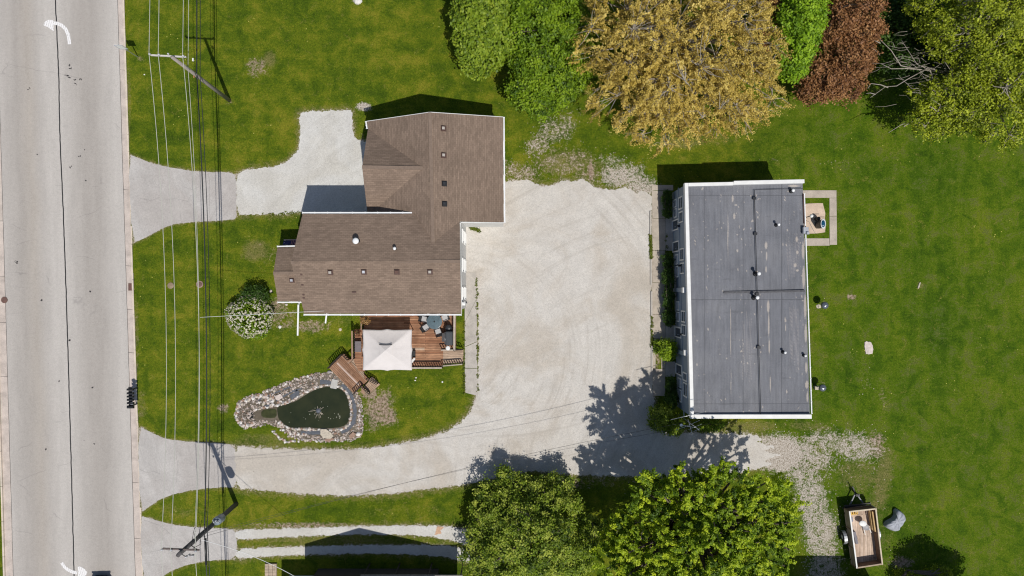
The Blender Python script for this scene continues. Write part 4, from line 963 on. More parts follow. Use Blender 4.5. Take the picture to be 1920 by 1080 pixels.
c_ = P(841, 615, DZ + .6); mb = MB(); mb.lathe((c_.x, c_.y, DZ), [(.25, 0), (.28, .3), (.27, .62)], 20); build('drum', mb, M['black'], kb); mb = MB(); mb.lathe((c_.x, c_.y, DZ + .62), [(.29, 0), (.27, .06), (.1, .11), (.02, .12)], 20); build('lid', mb, M['darkplastic'], kb)
bw = thing('white_bowl', 'round white bowl resting on the rail beside the long grill', 'bowl', tuple(P(840, 652.5, DZ + .98)))
c_ = P(840, 652.5, DZ + .98); mb = MB(); mb.lathe((c_.x, c_.y, DZ + .98), [(.10, 0), (.17, .07), (.19, .10), (.12, .105), (.02, .11)], 24); build('bowl', mb, M['white'], bw)
st = thing('storage_box', 'grey lidded storage box on the deck beside the west rail', 'box', tuple(q(671, 650)))
mb = MB(); mb.box(P(671.5, 650, DZ + .25), (.46, .86, .46)); build('box_body', mb, plain('grey_box', (.15, .13, .14), .1), st, bevel=.02); mb = MB(); mb.box(P(671.5, 650, DZ + .5), (.5, .9, .05)); build('lid', mb, plain('grey_lid', (.17, .15, .16), .12, 5, .7), st, bevel=.01)
lg = thing('deck_lounger', 'white and dark deck chair peeking from under the canopy east side', 'lounger', tuple(q(773, 673)))
c_ = P(773.5, 672, DZ + .4); mb = MB(); mb.box((c_.x, c_.y + .35, DZ + .40), (.5, .55, .08)); build('seat', mb, M['black'], lg); mb = MB(); mb.slab([(c_.x - .2, c_.y - .3, DZ + .42), (c_.x - .05, c_.y - .42, DZ + .42), (c_.x + .3, c_.y + .0, DZ + .75), (c_.x + .18, c_.y + .1, DZ + .75)], .05); build('towel', mb, M['white'], lg)
for dx, dy in ((-.2, .1), (.2, .1), (-.2, .6), (.2, .6)): mb = MB(); mb.tube([(c_.x + dx, c_.y + dy, DZ), (c_.x + dx, c_.y + dy, DZ + .4)], .02, 5); build('leg', mb, M['black'], lg)

# ------------------------------------------------------------ leaves and trees
def quads(name, Cn, Nn, size, tint, mat, parent, aspect=.62, kindstuff=False):
    n = len(Cn); Nn = Nn / (np.linalg.norm(Nn, axis=1, keepdims=True) + 1e-9)
    rv = RNG.normal(size=(n, 3)); U = np.cross(Nn, rv); U /= np.linalg.norm(U, axis=1, keepdims=True) + 1e-9; W = np.cross(Nn, U)
    s_ = (size * RNG.uniform(.65, 1.35, n))[:, None] * .5
    V = np.stack([Cn - U * s_, Cn - W * s_ * aspect + Nn * s_ * .22, Cn + U * s_, Cn + W * s_ * aspect + Nn * s_ * .22], 1).reshape(-1, 3)
    off = wloc(parent); V = V - np.array([off.x, off.y, off.z])
    me = bpy.data.meshes.new(name); me.vertices.add(4 * n); me.vertices.foreach_set('co', V.astype(np.float32).ravel())
    me.loops.add(4 * n); me.loops.foreach_set('vertex_index', np.arange(4 * n, dtype=np.int32)); me.polygons.add(n)
    me.polygons.foreach_set('loop_start', np.arange(0, 4 * n, 4, dtype=np.int32)); me.update(calc_edges=True)
    a = me.attributes.new('tint', 'FLOAT', 'POINT'); a.data.foreach_set('value', np.repeat(np.clip(tint, 0, 1), 4).astype(np.float32))
    me.materials.append(mat); o = bpy.data.objects.new(name, me); COL.objects.link(o); o.parent = parent; return o

def wob(D, seed, amp=.2):
    return 1 + amp * (np.sin(D[:, 0] * 3.1 + seed) * np.sin(D[:, 1] * 3.7 + 2 * seed) + .6 * np.sin(D[:, 0] * 7 + 3 * seed + D[:, 2] * 4) * np.sin(D[:, 1] * 6.3 - seed) + .4 * np.sin(D[:, 1] * 13 + seed * 5) * np.sin(D[:, 0] * 12))

def tree(name, label, base, lobes, mat, bark, nclump=260, leaves=60, leaf=.2, csz=.42, tw=None, shell=.55, trunk_r=.25, seed=1, group=None, flat=.65, bare=0, limbr=.10, cat='tree', strand=0, up=.5, amp=.2, low=-.15, tvar=.22):
    """lobes: (x, y, z, rx, ry, rz) in world metres"""
    rg = np.random.default_rng(seed); rr = random.Random(seed)
    t_ = thing(name, label, cat, (base[0], base[1], 0), group)
    tot = sum(l[3] * l[4] for l in lobes); CC = []; NN = []
    for l in lobes:
        k = int(nclump * l[3] * l[4] / tot) + 3
        D = rg.normal(size=(k * 4, 3)); D /= np.linalg.norm(D, axis=1, keepdims=True); D = D[D[:, 2] > low][:k]
        rad = (shell + (1 - shell) * rg.uniform(0, 1, len(D)) ** .6) * wob(D, seed, amp)
        CC.append(np.array(l[:3]) + D * rad[:, None] * np.array(l[3:])); NN.append(D)
    CC = np.concatenate(CC); NN = np.concatenate(NN); CC[:, 2] = np.maximum(CC[:, 2], .3)
    mbt = MB(); z0 = min(l[2] for l in lobes); topz = max(l[2] for l in lobes)
    hub = Vector((base[0], base[1], max(.4, z0 * .55)))
    mbt.tube([(base[0], base[1], -.05), (base[0], base[1], hub.z * .5), tuple(hub)], [trunk_r * 1.25, trunk_r, trunk_r * .85], 9); build('trunk', mbt, bark, t_)
    mbl = MB(); lim = []
    for l in lobes:
        m = max(4, int(9 * l[3] / 3)); 
        for i in range(m):
            a = 2 * PI * (i + rr.uniform(-.3, .3)) / m; r_ = rr.uniform(.45, .8); e = Vector((l[0] + math.cos(a) * l[3] * r_, l[1] + math.sin(a) * l[4] * r_, l[2] + l[5] * rr.uniform(.1, .55)))
            mid = hub.lerp(e, .5) + Vector((rr.uniform(-.4, .4), rr.uniform(-.4, .4), rr.uniform(.2, .8)))
            mbl.tube([tuple(hub), tuple(mid), tuple(e)], [limbr * 1.3, limbr, limbr * .35], 5, False); lim += [mid, e, mid.lerp(e, .5)]
    L = np.array([tuple(v) for v in lim])
    mbtw = MB(); ntw = min(len(CC), tw if tw is not None else 150)
    for i in rg.permutation(len(CC))[:ntw]:
        c = CC[i]; j = np.argmin(((L - c) ** 2).sum(1)); a = Vector(L[j]); b = Vector(c); m = a.lerp(b, .5) + Vector((rr.uniform(-.2, .2), rr.uniform(-.2, .2), rr.uniform(-.1, .3)))
        mbl.tube([tuple(a), tuple(m), tuple(b + Vector(NN[i]) * csz * .6)], [limbr * .35, limbr * .22, limbr * .08], 4, False)
    build('limbs', mbl, bark, t_)
    n = len(CC) * leaves; ci = np.repeat(np.arange(len(CC)), leaves)
    cs = csz * rg.uniform(.6, 1.35, len(CC))[ci][:, None]
    d = rg.normal(size=(n, 3)) * .55
    if strand:
        T = NN[ci] + rg.normal(size=(len(CC), 3))[ci] * .5; T /= np.linalg.norm(T, axis=1, keepdims=True)
        u = rg.uniform(-1, 1, n)[:, None]; pos = CC[ci] + T * u * cs * strand + d * cs * .28
    else:
        d[:, 2] *= flat; pos = CC[ci] + d * cs
    pos[:, 2] = np.maximum(pos[:, 2], .08)
    N = NN[ci] * .5 + rg.normal(size=(n, 3)) * .65 + np.array([0, 0, up])
    tint = .5 + rg.normal(size=len(CC))[ci] * tvar + rg.normal(size=n) * .16
    quads('foliage', pos, N, np.full(n, leaf), tint, mat, t_); return t_

LM = {
 'ygreen': m_leaf('yellow_green_leaf', (.10, .17, .012), (.22, .32, .018), (.36, .45, .04), .3),
 'green': m_leaf('fresh_green_leaf', (.06, .12, .006), (.165, .275, .008), (.30, .43, .02), .3),
 'gold': m_leaf('golden_bud_leaf', (.24, .175, .035), (.60, .445, .085), (.82, .66, .20), .3),
 'bright': m_leaf('bright_green_leaf', (.09, .18, .008), (.22, .39, .010), (.37, .55, .03), .3),
 'brown': m_leaf('copper_brown_leaf', (.12, .05, .02), (.31, .145, .055), (.46, .25, .10), .2),
 'olive': m_leaf('olive_green_leaf', (.12, .16, .008), (.30, .365, .014), (.47, .53, .035), .3),
 'maple': m_leaf('maple_leaf', (.075, .145, .004), (.28, .41, .010), (.54, .64, .028), .4),
 'dark': m_leaf('dusty_green_leaf', (.055, .10, .005), (.215, .31, .014), (.46, .52, .075), .3),
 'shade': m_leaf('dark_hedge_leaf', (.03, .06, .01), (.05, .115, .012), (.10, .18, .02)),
 'shrub': m_leaf('lime_shrub_leaf', (.15, .26, .01), (.27, .40, .015), (.40, .54, .03)),
 'grass': m_leaf('long_grass_blade', (.07, .11, .01), (.13, .18, .014), (.26, .26, .04), .2),
}
def lb(px, py, z, rx, ry=None, rz=None):      # lobe from photo px; radii in px at that height
    p = P(px, py, z); k = (1 - z / H) / S; ry = ry or rx; return (p.x, p.y, z, rx * k, ry * k, rz or min(rx, ry) * k * .8)
def ctr(px, py, z): p = P(px, py, z); return (p.x, p.y)
tree('yellow_green_tree', 'round yellow green tree at the left end of the top tree row', ctr(908, 66, 4), [lb(910, 62, 4.2, 58, 62, 2.6), lb(900, 100, 3.6, 40, 42, 2.0), lb(925, 10, 4.2, 56, 50, 2.4), lb(895, 30, 3.6, 44, 48, 2)], LM['ygreen'], M['bark'], 760, 36, .25, .34, 80, .80, .22, 3, amp=.10, up=.8)
tree('fresh_green_tree', 'dense fresh green tree between the round tree and the golden tree', ctr(1022, 105, 4), [lb(1024, 60, 4.4, 78, 78, 2.8), lb(1035, 130, 4.0, 66, 62, 2.5), lb(1008, 172, 3.2, 50, 44, 2.2), lb(1000, 15, 4.2, 60, 50, 2.6)], LM['green'], M['bark'], 900, 60, .20, .40, 60, .80, .26, 4, amp=.12, up=.7)
tree('golden_tree', 'largest tree of the top row, golden yellow with bare twigs showing', ctr(1265, 70, 4), [lb(1270, 60, 7.4, 150, 150, 4.6), lb(1180, 55, 6.2, 108, 110, 3.6), lb(1365, 60, 6.6, 98, 110, 3.8), lb(1190, 170, 5.0, 86, 78, 3.2), lb(1295, 180, 5.6, 110, 72, 3.4), lb(1395, 165, 5.0, 72, 72, 3.0), lb(1245, 235, 3.8, 66, 48, 2.2), lb(1350, 215, 4.0, 80, 42, 2.2)], LM['gold'], M['bark_pale'], 3000, 58, .115, .46, 1100, .66, .42, 5, limbr=.11, strand=1.15, up=.7, amp=.24, tvar=.25)
tree('bright_green_tree', 'small bright green tree squeezed between golden and copper trees', ctr(1492, 70, 4.5), [lb(1494, 50, 4.9, 46, 58, 2.4), lb(1482, 112, 4.2, 36, 44, 2.0), lb(1505, 10, 4.6, 40, 44, 2.2)], LM['bright'], M['bark'], 340, 56, .20, .34, 30, .72, .2, 6, amp=.16, up=.6)
tree('copper_tree', 'copper brown leaved tree at the top edge, the upper of two', ctr(1600, 30, 4), [lb(1592, 24, 4.4, 52, 50, 2.4), lb(1612, 66, 3.8, 34, 34, 1.9), lb(1570, 60, 3.9, 34, 34, 1.9)], LM['brown'], M['bark'], 420, 46, .17, .34, 60, .62, .2, 7, group='copper trees', amp=.2, up=.5)
tree('copper_tree', 'copper brown leaved tree spreading lowest over the lawn beside the bright green tree', ctr(1565, 140, 3.5), [lb(1592, 120, 3.8, 42, 40, 2.1), lb(1550, 150, 3.4, 50, 40, 2.0), lb(1520, 172, 2.8, 30, 22, 1.5), lb(1590, 168, 2.8, 26, 22, 1.4)], LM['brown'], M['bark'], 470, 46, .17, .34, 60, .62, .2, 8, group='copper trees', amp=.2, up=.5)
tree('copper_tree', 'narrow copper brown tree peeping out between golden and bright green trees', ctr(1440, 50, 3.2), [lb(1441, 30, 3.6, 24, 44, 1.8), lb(1440, 100, 3.2, 20, 44, 1.6)], LM['brown'], M['bark'], 130, 44, .17, .32, 20, .6, .15, 9, group='copper trees', up=.5)
tree('olive_tree', 'wide loose olive green tree filling the top right corner', ctr(1850, 100, 5), [lb(1840, 70, 6.4, 100, 90, 3.8), lb(1900, 120, 6.0, 90, 90, 3.6), lb(1790, 190, 4.8, 84, 54, 2.8), lb(1860, 215, 4.8, 80, 60, 2.8), lb(1930, 30, 6.2, 90, 90, 3.8), lb(1770, 30, 5.2, 66, 64, 3.0), lb(1745, 225, 3.8, 46, 34, 2.0)], LM['olive'], M['bark_pale'], 2100, 34, .175, .40, 900, .62, .36, 10, limbr=.13, amp=.2, up=.6, tvar=.3)
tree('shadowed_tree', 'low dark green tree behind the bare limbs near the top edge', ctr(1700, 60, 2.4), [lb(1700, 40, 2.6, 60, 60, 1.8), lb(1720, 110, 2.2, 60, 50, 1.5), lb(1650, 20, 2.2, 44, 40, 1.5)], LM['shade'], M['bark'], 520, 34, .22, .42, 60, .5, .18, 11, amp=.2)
# dead limbs
dl = thing('bare_limbed_tree', 'pale leafless limbs reaching left out of the olive tree', 'tree', tuple(P(1795, 145, 0) * 1.0))
base = P(1795, 140, 3.0); mb = MB(); mb.tube([(base.x, base.y, -.05), (base.x + .1, base.y, 1.6), tuple(base)], [.3, .24, .18], 8); build('trunk', mb, M['bark_pale'], dl)
mb = MB(); rr = random.Random(4)
LIMBS = [[(1795, 140, 3), (1745, 131, 4.6), (1700, 128, 5.4), (1670, 130, 5.8), (1652, 119, 6)], [(1720, 129, 5.2), (1690, 122, 6), (1672, 96, 6.5), (1652, 78, 6.8), (1648, 72, 6.8)], [(1735, 131, 5), (1700, 150, 5.6), (1680, 160, 5.9), (1660, 163, 6), (1632, 182, 6.2)], [(1665, 163, 6), (1650, 160, 6.2), (1633, 156, 6.3), (1626, 166, 6.3)], [(1640, 178, 6.2), (1632, 174, 6.3), (1624, 175, 6.3)], [(1795, 140, 3), (1770, 152, 4.6), (1752, 148, 5), (1738, 156, 5.2)], [(1750, 148, 5), (1742, 130, 5.5), (1720, 120, 6), (1690, 75, 6.2)], [(1780, 145, 4), (1768, 110, 5), (1762, 72, 6), (1748, 50, 6)], [(1762, 72, 6), (1775, 64, 6.2)], [(1700, 230, 3.5), (1690, 235, 4), (1665, 250, 4.2)], [(1835, 190, 5), (1815, 200, 5.6), (1802, 215, 6)], [(1870, 155, 7), (1880, 168, 7.5), (1900, 190, 7.6)], [(1905, 0, 8), (1904, 12, 8.2), (1890, 28, 8)], [(1652, 80, 6.8), (1640, 76, 7)], [(1695, 236, 4), (1720, 222, 3.5), (1795, 145, 3)]]
for l in LIMBS:
    n = len(l); mb.tube([P(*p) + Vector((rr.uniform(-.06, .06), rr.uniform(-.06, .06), 0)) for p in l], [max(.018, .075 * (1 - .8 * i / (n - 1)) * (1.0 if l[0] == (1795, 140, 3) else .62)) for i in range(n)], 5)
for i in range(90):
    x = rr.gauss(1745, 48); y = rr.gauss(125, 28); z = rr.uniform(4.2, 6.0); a = rr.uniform(PI * .7, PI * 1.35); L = rr.uniform(12, 40); p = P(x, y, z); e = P(x + L * math.cos(a), y + L * .6 * math.sin(a), z + .5); m = p.lerp(e, .5) + Vector((rr.uniform(-.2, .2), rr.uniform(-.2, .2), .1)); mb.tube([p, m, e], [.018, .013, .007], 4, False)
build('limbs', mb, M['bark_pale'], dl)
# bottom trees
tree('spreading_maple', 'bright green maple at the bottom shading the gravel beside the grey building', ctr(1320, 1010, 7), [lb(1325, 1020, 9.6, 104, 104, 3.2), lb(1228, 1030, 7.2, 84, 78, 2.8), lb(1412, 1010, 7.8, 78, 92, 3.0), lb(1225, 935, 8.4, 46, 40, 1.8), lb(1285, 925, 9.2, 60, 42, 2.0), lb(1350, 915, 9.6, 66, 36, 2.0), lb(1420, 930, 8.6, 54, 42, 2.0), lb(1166, 1060, 5.6, 54, 62, 2.0), lb(1148, 1000, 4.6, 34, 40, 1.4), lb(1185, 985, 6.6, 40, 36, 1.6), lb(1458, 970, 6.4, 38, 46, 1.8), lb(1300, 1110, 8.0, 130, 60, 3.6), lb(1212, 890, 8.8, 16, 18, .9), lb(1345, 880, 10.2, 26, 18, 1.0), lb(1265, 890, 9.6, 18, 14, .9)], LM['maple'], M['bark'], 1350, 95, .165, .46, 50, .62, .4, 12, limbr=.15, amp=.26, up=1.2, tvar=.34, strand=.9)
tree('dusty_green_tree', 'darker speckled green tree at the bottom left of the spreading maple', ctr(992, 1010, 3), [lb(990, 1016, 3.4, 92, 84, 2.8), lb(928, 972, 2.3, 50, 62, 1.8), lb(1030, 960, 2.4, 60, 56, 1.8), lb(1060, 1040, 2.8, 54, 66, 2.0), lb(945, 1065, 2.8, 62, 60, 2.0), lb(985, 925, 1.9, 60, 36, 1.4), lb(900, 1030, 2.2, 34, 40, 1.5), lb(1092, 1000, 2.2, 34, 44, 1.3), lb(945, 893, 1.8, 20, 16, .9), lb(1050, 905, 2.0, 26, 18, 1.0)], LM['dark'], M['bark'], 1400, 56, .16, .34, 140, .66, .3, 13, limbr=.12, amp=.18, up=1.1, tvar=.3)
tree('corner_tree', 'dark tree beyond the bottom edge right of the trailer', ctr(1812, 1150, 4), [lb(1812, 1150, 4.2, 52, 50, 2.4), lb(1770, 1165, 3.4, 36, 36, 1.8), lb(1840, 1140, 3.4, 36, 34, 1.8)], LM['olive'], M['bark'], 420, 36, .22, .4, 40, .6, .2, 14)
tree('trailer_shrub', 'low shrub beside the bottom right corner of the trailer', ctr(1700, 1072, .5), [lb(1700, 1080, .5, 30, 12, .6), lb(1760, 1070, .5, 22, 10, .5)], LM['olive'], M['bark'], 90, 26, .12, .22, 10, .5, .04, 15, cat='shrub')
# flowering bush and neighbours
fb = tree('flowering_bush', 'round white flowering bush on the front lawn', ctr(468, 594, .6), [lb(468, 594, .9, 40, 36, .95), lb(478, 606, .7, 30, 28, .8)], LM['green'], M['bark'], 330, 30, .13, .20, 20, .78, .08, 16, cat='shrub', amp=.08, limbr=.03)
# blossoms
rg = np.random.default_rng(8); D = rg.normal(size=(1500, 3)); D /= np.linalg.norm(D, axis=1, keepdims=True); D = D[D[:, 2] > -.05][:430]
l_ = lb(468, 594, .9, 42, 38, 1.02); C2 = np.array(l_[:3]) + D * wob(D, 16, .06)[:, None] * np.array(l_[3:]) * 1.03
ci = np.repeat(np.arange(len(C2)), 10); pos = C2[ci] + rg.normal(size=(len(ci), 3)) * .038; pos[:, 2] = np.maximum(pos[:, 2], .1)
bl = quads('blossom', pos, D[ci] + rg.normal(size=(len(ci), 3)) * .4, np.full(len(ci), .085), rg.uniform(0, 1, len(ci)), m_leaf('white_blossom', (.52, .47, .30), (.70, .66, .52), (.78, .74, .66), .1), fb, .9); bl['kind'] = 'stuff'
tree('dark_bush', 'small dark green bush behind the white flowering bush', ctr(478, 553, .5), [lb(472, 552, .9, 20, 16, .8), lb(490, 556, .8, 15, 18, .7)], LM['shade'], M['bark'], 110, 30, .12, .22, 10, .55, .05, 17, cat='shrub', limbr=.03)
tree('orange_potted_plant', 'orange leaved potted plant at the deck corner under the eave', ctr(684, 600, 1.0), [lb(685, 600, 1.7, 9, 9, .5)], m_leaf('orange_leaf', (.2, .1, .03), (.38, .22, .08), (.5, .36, .15), .2), M['bark'], 26, 16, .12, .16, 20, .4, .03, 18, cat='plant', limbr=.02)
tree('red_potted_plant', 'small dark red potted plant on the deck beside the west rail', ctr(671, 624, .9), [lb(671, 624, .95, 8, 6, .3)], m_leaf('red_leaf', (.12, .03, .02), (.2, .07, .03), (.1, .12, .03), .2), M['bark'], 14, 14, .09, .12, 6, .4, .02, 19, cat='plant', limbr=.01)
# shrubs beside the grey building
tree('lime_shrub', 'lime yellow green shrub by the middle of the grey building front', ctr(1250, 656, .5), [lb(1251, 656, 1.0, 17, 20, .9)], LM['shrub'], M['bark'], 120, 30, .12, .20, 8, .6, .05, 20, cat='shrub', limbr=.03, amp=.12)
tree('hedge', 'dark clipped hedge at the north end of the grey building front', ctr(1250, 385, .4), [lb(1250, 372, .6, 8, 15, .6), lb(1251, 395, .6, 8, 14, .6)], LM['shade'], M['bark'], 150, 30, .09, .14, 4, .6, .04, 21, cat='hedge', limbr=.02, amp=.04, group='foundation plantings')
tree('hedge', 'dark leafy hedge between the second and third doors of the grey building', ctr(1252, 510, .4), [lb(1251, 490, .6, 9, 16, .6), lb(1252, 520, .7, 10, 20, .7), lb(1253, 560, .7, 10, 22, .7), lb(1254, 595, .6, 10, 16, .6)], LM['shade'], M['bark'], 330, 28, .11, .17, 6, .6, .04, 22, cat='hedge', limbr=.02, group='foundation plantings')
tree('hedge', 'dark hedge under the southernmost windows of the grey building', ctr(1257, 735, .4), [lb(1257, 722, .7, 9, 14, .7), lb(1258, 748, .7, 11, 18, .7)], LM['shade'], M['bark'], 170, 28, .11, .17, 6, .6, .04, 23, cat='hedge', limbr=.02, group='foundation plantings')
tree('corner_shrub', 'large brownish green shrub at the south west corner of the grey building', ctr(1240, 785, .8), [lb(1238, 782, 1.1, 23, 26, 1.1), lb(1262, 800, 1.0, 20, 16, .9)], LM['dark'], M['bark'], 300, 30, .13, .22, 20, .6, .06, 24, cat='shrub', limbr=.03)
tree('low_shrub', 'low green shrub along the south wall of the grey building', ctr(1335, 797, .4), [lb(1332, 798, .6, 26, 10, .6)], LM['green'], M['bark'], 90, 26, .11, .18, 6, .5, .04, 25, cat='shrub', limbr=.02)
tree('yellow_shrub', 'tiny yellow green plant beside the path next to the lime shrub', ctr(1231, 650, .2), [lb(1231, 650, .3, 6, 14, .3)], LM['shrub'], M['bark'], 40, 16, .10, .14, 3, .4, .02, 26, cat='plant', limbr=.01)

# ------------------------------------------------------------ pond
pond = thing('garden_pond', 'teardrop shaped garden pond with dark green water and slate liner', 'pond', tuple(g2(597, 768, 0)))
mb = MB(); mb.prism(ragged(smoothpoly(gp([(518, 762), (539, 755), (552, 751), (563, 743), (580, 733), (601, 724), (618, 722), (640, 724), (652, 733), (660, 750), (664, 772), (660, 795), (646, 806), (618, 810), (596, 808), (575, 807), (548, 808), (530, 801), (518, 788), (480, 788), (474, 778), (478, 766)]), 1), .03, .15, 3), -.6, -.20)
WZ = -.045
mb = MB(); mb.prism(smoothpoly(gp([(520, 762), (539, 757), (554, 753), (566, 745), (582, 735), (601, 727), (617, 725), (637, 728), (648, 737), (654, 754), (657, 774), (654, 792), (641, 801), (617, 803), (597, 803), (576, 801), (551, 803), (534, 797), (523, 787), (520, 774)]), 1), -.5, .018); build('water_surface', mb, M['water'], pond)
mb = MB(); mb.prism(smoothpoly(gp([(490, 769), (505, 767), (519, 766), (519, 783), (505, 784), (490, 782)]), 1), -.3, .016); build('stream_pool', mb, plain('shallow_murky_water', (.05, .055, .018), .3, 3, .12, .6), pond)
mb = MB(); mb.prism(smoothpoly(gp([(461, 772), (474, 770), (476, 783), (468, 787), (462, 784)]), 1), -.3, .02); build('waterfall_basin', mb, plain('dark_basin', (.02, .022, .02), .3, 4, .2), pond)
def band(pts, w, z, jit=.12, seed=1):
    mb = MB(); rg = random.Random(seed); k = len(pts); L = []; Q = []
    for i, p in enumerate(pts):
        a = pts[max(i - 1, 0)]; b = pts[min(i + 1, k - 1)]; d = Vector((b[0] - a[0], b[1] - a[1])).normalized(); n = Vector((-d.y, d.x)); w1 = w / 2 * rg.uniform(1 - jit, 1 + jit)
        L.append(G(p[0] + n.x * w1, p[1] + n.y * w1)); Q.append(G(p[0] - n.x * w1, p[1] - n.y * w1))
    for i in range(k - 1): mb.prism([L[i], L[i + 1], Q[i + 1], Q[i]], -.1, z)
    return mb
def dense(pts, step=4):
    o = []
    for a, b in zip(pts[:-1], pts[1:]):
        n = max(1, int(math.hypot(b[0] - a[0], b[1] - a[1]) / step)); o += [(a[0] + (b[0] - a[0]) * i / n, a[1] + (b[1] - a[1]) * i / n) for i in range(n)]
    return o + [pts[-1]]
LINERS = []
for i, (pp, w_) in enumerate([([(600, 716), (612, 716), (625, 720)], 8), ([(640, 722), (650, 730), (659, 742), (664, 757), (666, 775), (663, 792), (655, 803), (640, 811)], 7), ([(564, 812), (580, 811), (601, 811)], 7), ([(545, 746), (556, 738), (560, 733)], 9), ([(494, 763), (506, 760), (514, 757)], 6), ([(518, 752), (530, 744), (548, 734), (566, 728)], 3.0), ([(480, 752), (505, 741), (530, 731), (545, 725)], 2.6)]):
    build('liner', band(dense(pp), w_, .022, .25, i), M['liner'], pond); LINERS += [(*G(*p), w_ / S * .5) for p in dense(pp)]
# mulch bed below the stones
mb = MB(); BED = [(444, 762), (452, 750), (470, 742), (490, 737), (515, 727), (540, 717), (560, 709), (585, 703), (605, 700), (620, 697), (640, 703), (655, 716), (668, 735), (676, 752), (678, 775), (680, 800), (676, 816), (655, 826), (630, 826), (600, 827), (565, 825), (540, 816), (522, 800), (505, 792), (480, 800), (458, 802), (446, 790), (441, 776)]
mb.prism(ragged(smoothpoly(gp(BED), 2), .09, .12, 12), -.4, .009); o = build('stone_bed', mb, m_gravel('gritty_stone_bed', (.17, .145, .11), (.10, .08, .055), 0), pond)
# individual border stones
STN = []
def stones_along(pts, n, w, s0, s1, seed):
    rg = random.Random(seed); pts = [Vector(p) for p in pts]; Ls = [0]
    for a, b in zip(pts[:-1], pts[1:]): Ls.append(Ls[-1] + (b - a).length)
    for i in range(n):
        t_ = (i + rg.uniform(-.25, .25)) / n * Ls[-1]; t_ = min(max(t_, 0), Ls[-1] - .001)
        k = max(j for j in range(len(Ls)) if Ls[j] <= t_); k = min(k, len(pts) - 2); d = (pts[k + 1] - pts[k]).normalized()
        p = pts[k] + d * (t_ - Ls[k]) + Vector((-d.y, d.x)) * rg.uniform(-w, w); STN.append((p.x, p.y, rg.uniform(s0, s1)))
ring_in = [(478, 768), (498, 764), (518, 760), (532, 757), (548, 751), (562, 741), (580, 732), (600, 724), (618, 722), (636, 725), (648, 733), (656, 748), (659, 770), (657, 793), (645, 804), (620, 807), (596, 806), (575, 804), (552, 805), (534, 799), (523, 789)]
stones_along(ring_in, 115, 1.0, 1.5, 2.6, 1)
stones_along([(444, 772), (446, 762), (455, 753), (470, 746), (484, 742), (500, 742), (512, 748)], 34, 3.2, 1.8, 3.0, 2)
stones_along([(444, 775), (445, 786), (452, 796), (463, 799), (478, 792)], 20, 2.2, 1.8, 2.8, 3)
stones_along([(487, 757), (500, 754), (514, 747), (508, 763), (530, 752), (545, 750)], 30, 3.5, 1.6, 2.8, 4)
stones_along([(524, 792), (530, 803), (545, 811), (560, 814), (575, 817)], 24, 2.8, 1.6, 2.6, 5)
stones_along([(512, 808), (522, 820), (536, 828), (556, 828)], 20, 1.6, 1.5, 2.3, 6)
stones_along([(668, 742), (673, 760), (674, 785), (672, 805)], 22, 2.0, 1.2, 2.0, 7)
stones_along([(560, 826), (590, 826), (620, 826), (650, 822)], 16, 2.0, 1.6, 2.6, 8)
stones_along([(488, 741), (512, 734), (536, 722), (560, 712), (590, 706)], 16, 4.0, 1.5, 2.8, 9)
STN = STN[:297]
mats = ['stone_a', 'stone_d', 'stone_c', 'stone_b', 'stone_a', 'stone_o']; protos = []
for i, m_ in enumerate(mats):
    mb = MB(); mb.rock((0, 0, .02), 1, .8, .6, 40 + i); me = build('border_stone', mb, M[m_]); protos.append(me)
rg = random.Random(21)
for i, (x, y, r_) in enumerate(STN):
    j = i % 6; o = protos[j] if i < 6 else protos[j].copy()
    if i >= 6: COL.objects.link(o)
    gx, gy = G(x, y); r2 = r_ / S * 1.22; o.location = (gx, gy, .02); o.scale = (r2, r2, r2); o.rotation_euler = (0, 0, rg.uniform(0, 6.28))
    tag(o, 'fist sized pale rounded stone in the ring around the garden pond', 'stone', 'stones around the garden pond')
mb = MB(); rg = random.Random(5); bp = gp(BED); wp = gp(WATER)
bx = np.array([[rg.uniform(440, 682), rg.uniform(696, 830)] for _ in range(5200)]); gx = (bx[:, 0] - 960) / S; gy = (540 - bx[:, 1]) / S
ok = (seg_dist(gx, gy, bp) < .1) & (seg_dist(gx, gy, wp) > .28) & (seg_dist(gx, gy, gp(STREAM)) > .1)
for (lx, ly, lw) in LINERS: ok &= np.hypot(gx - lx, gy - ly) > lw + .03
for x, y in zip(gx[ok], gy[ok]): r_ = rg.uniform(.035, .10); mb.rock((x, y, .02), r_, r_ * .8, r_ * .7, rg.randrange(99), rg.uniform(0, 3), .2)
def m_rubble():
    t = NT('mixed_rubble'); ge = t.n('ShaderNodeNewGeometry')
    c = t.ramp(ge.outputs['Random Per Island'], [(0, (.13, .11, .095)), (.3, (.30, .25, .21)), (.55, (.46, .39, .34)), (.8, (.60, .53, .48)), (.93, (.36, .22, .15)), (1, (.68, .64, .6))])
    return t.out(t.mix(1.0, c, t.ramp(t.noise(20, 3), [(.3, .75), (.7, 1.1)]), 'MULTIPLY'), .9)
o = build('rubble', mb, m_rubble()); tag(o, 'small mixed rubble scattered over the bed around the pond', 'rubble', kind='stuff')
def rockthing(name, label, px, py, rx, ry, rz, m_, rot=0, seed=0, z=0.02, rough=.1, grp=None):
    mb = MB(); x, y = G(px, py); mb.rock((x, y, z), rx / S, ry / S, rz, seed, rot, rough); o = build(name, mb, m_, origin=(x, y, 0)); return tag(o, label, 'rock', grp)
def slabthing(name, label, pts, h, m_, cat='rock', amp=.02, seed=1):
    x = sum(p[0] for p in pts) / len(pts); y = sum(p[1] for p in pts) / len(pts); mb = MB(); mb.prism(ragged(gp(pts), amp, .12, seed), 0, h); o = build(name, mb, m_, origin=(*G(x, y), 0), bevel=.015); return tag(o, label, cat)
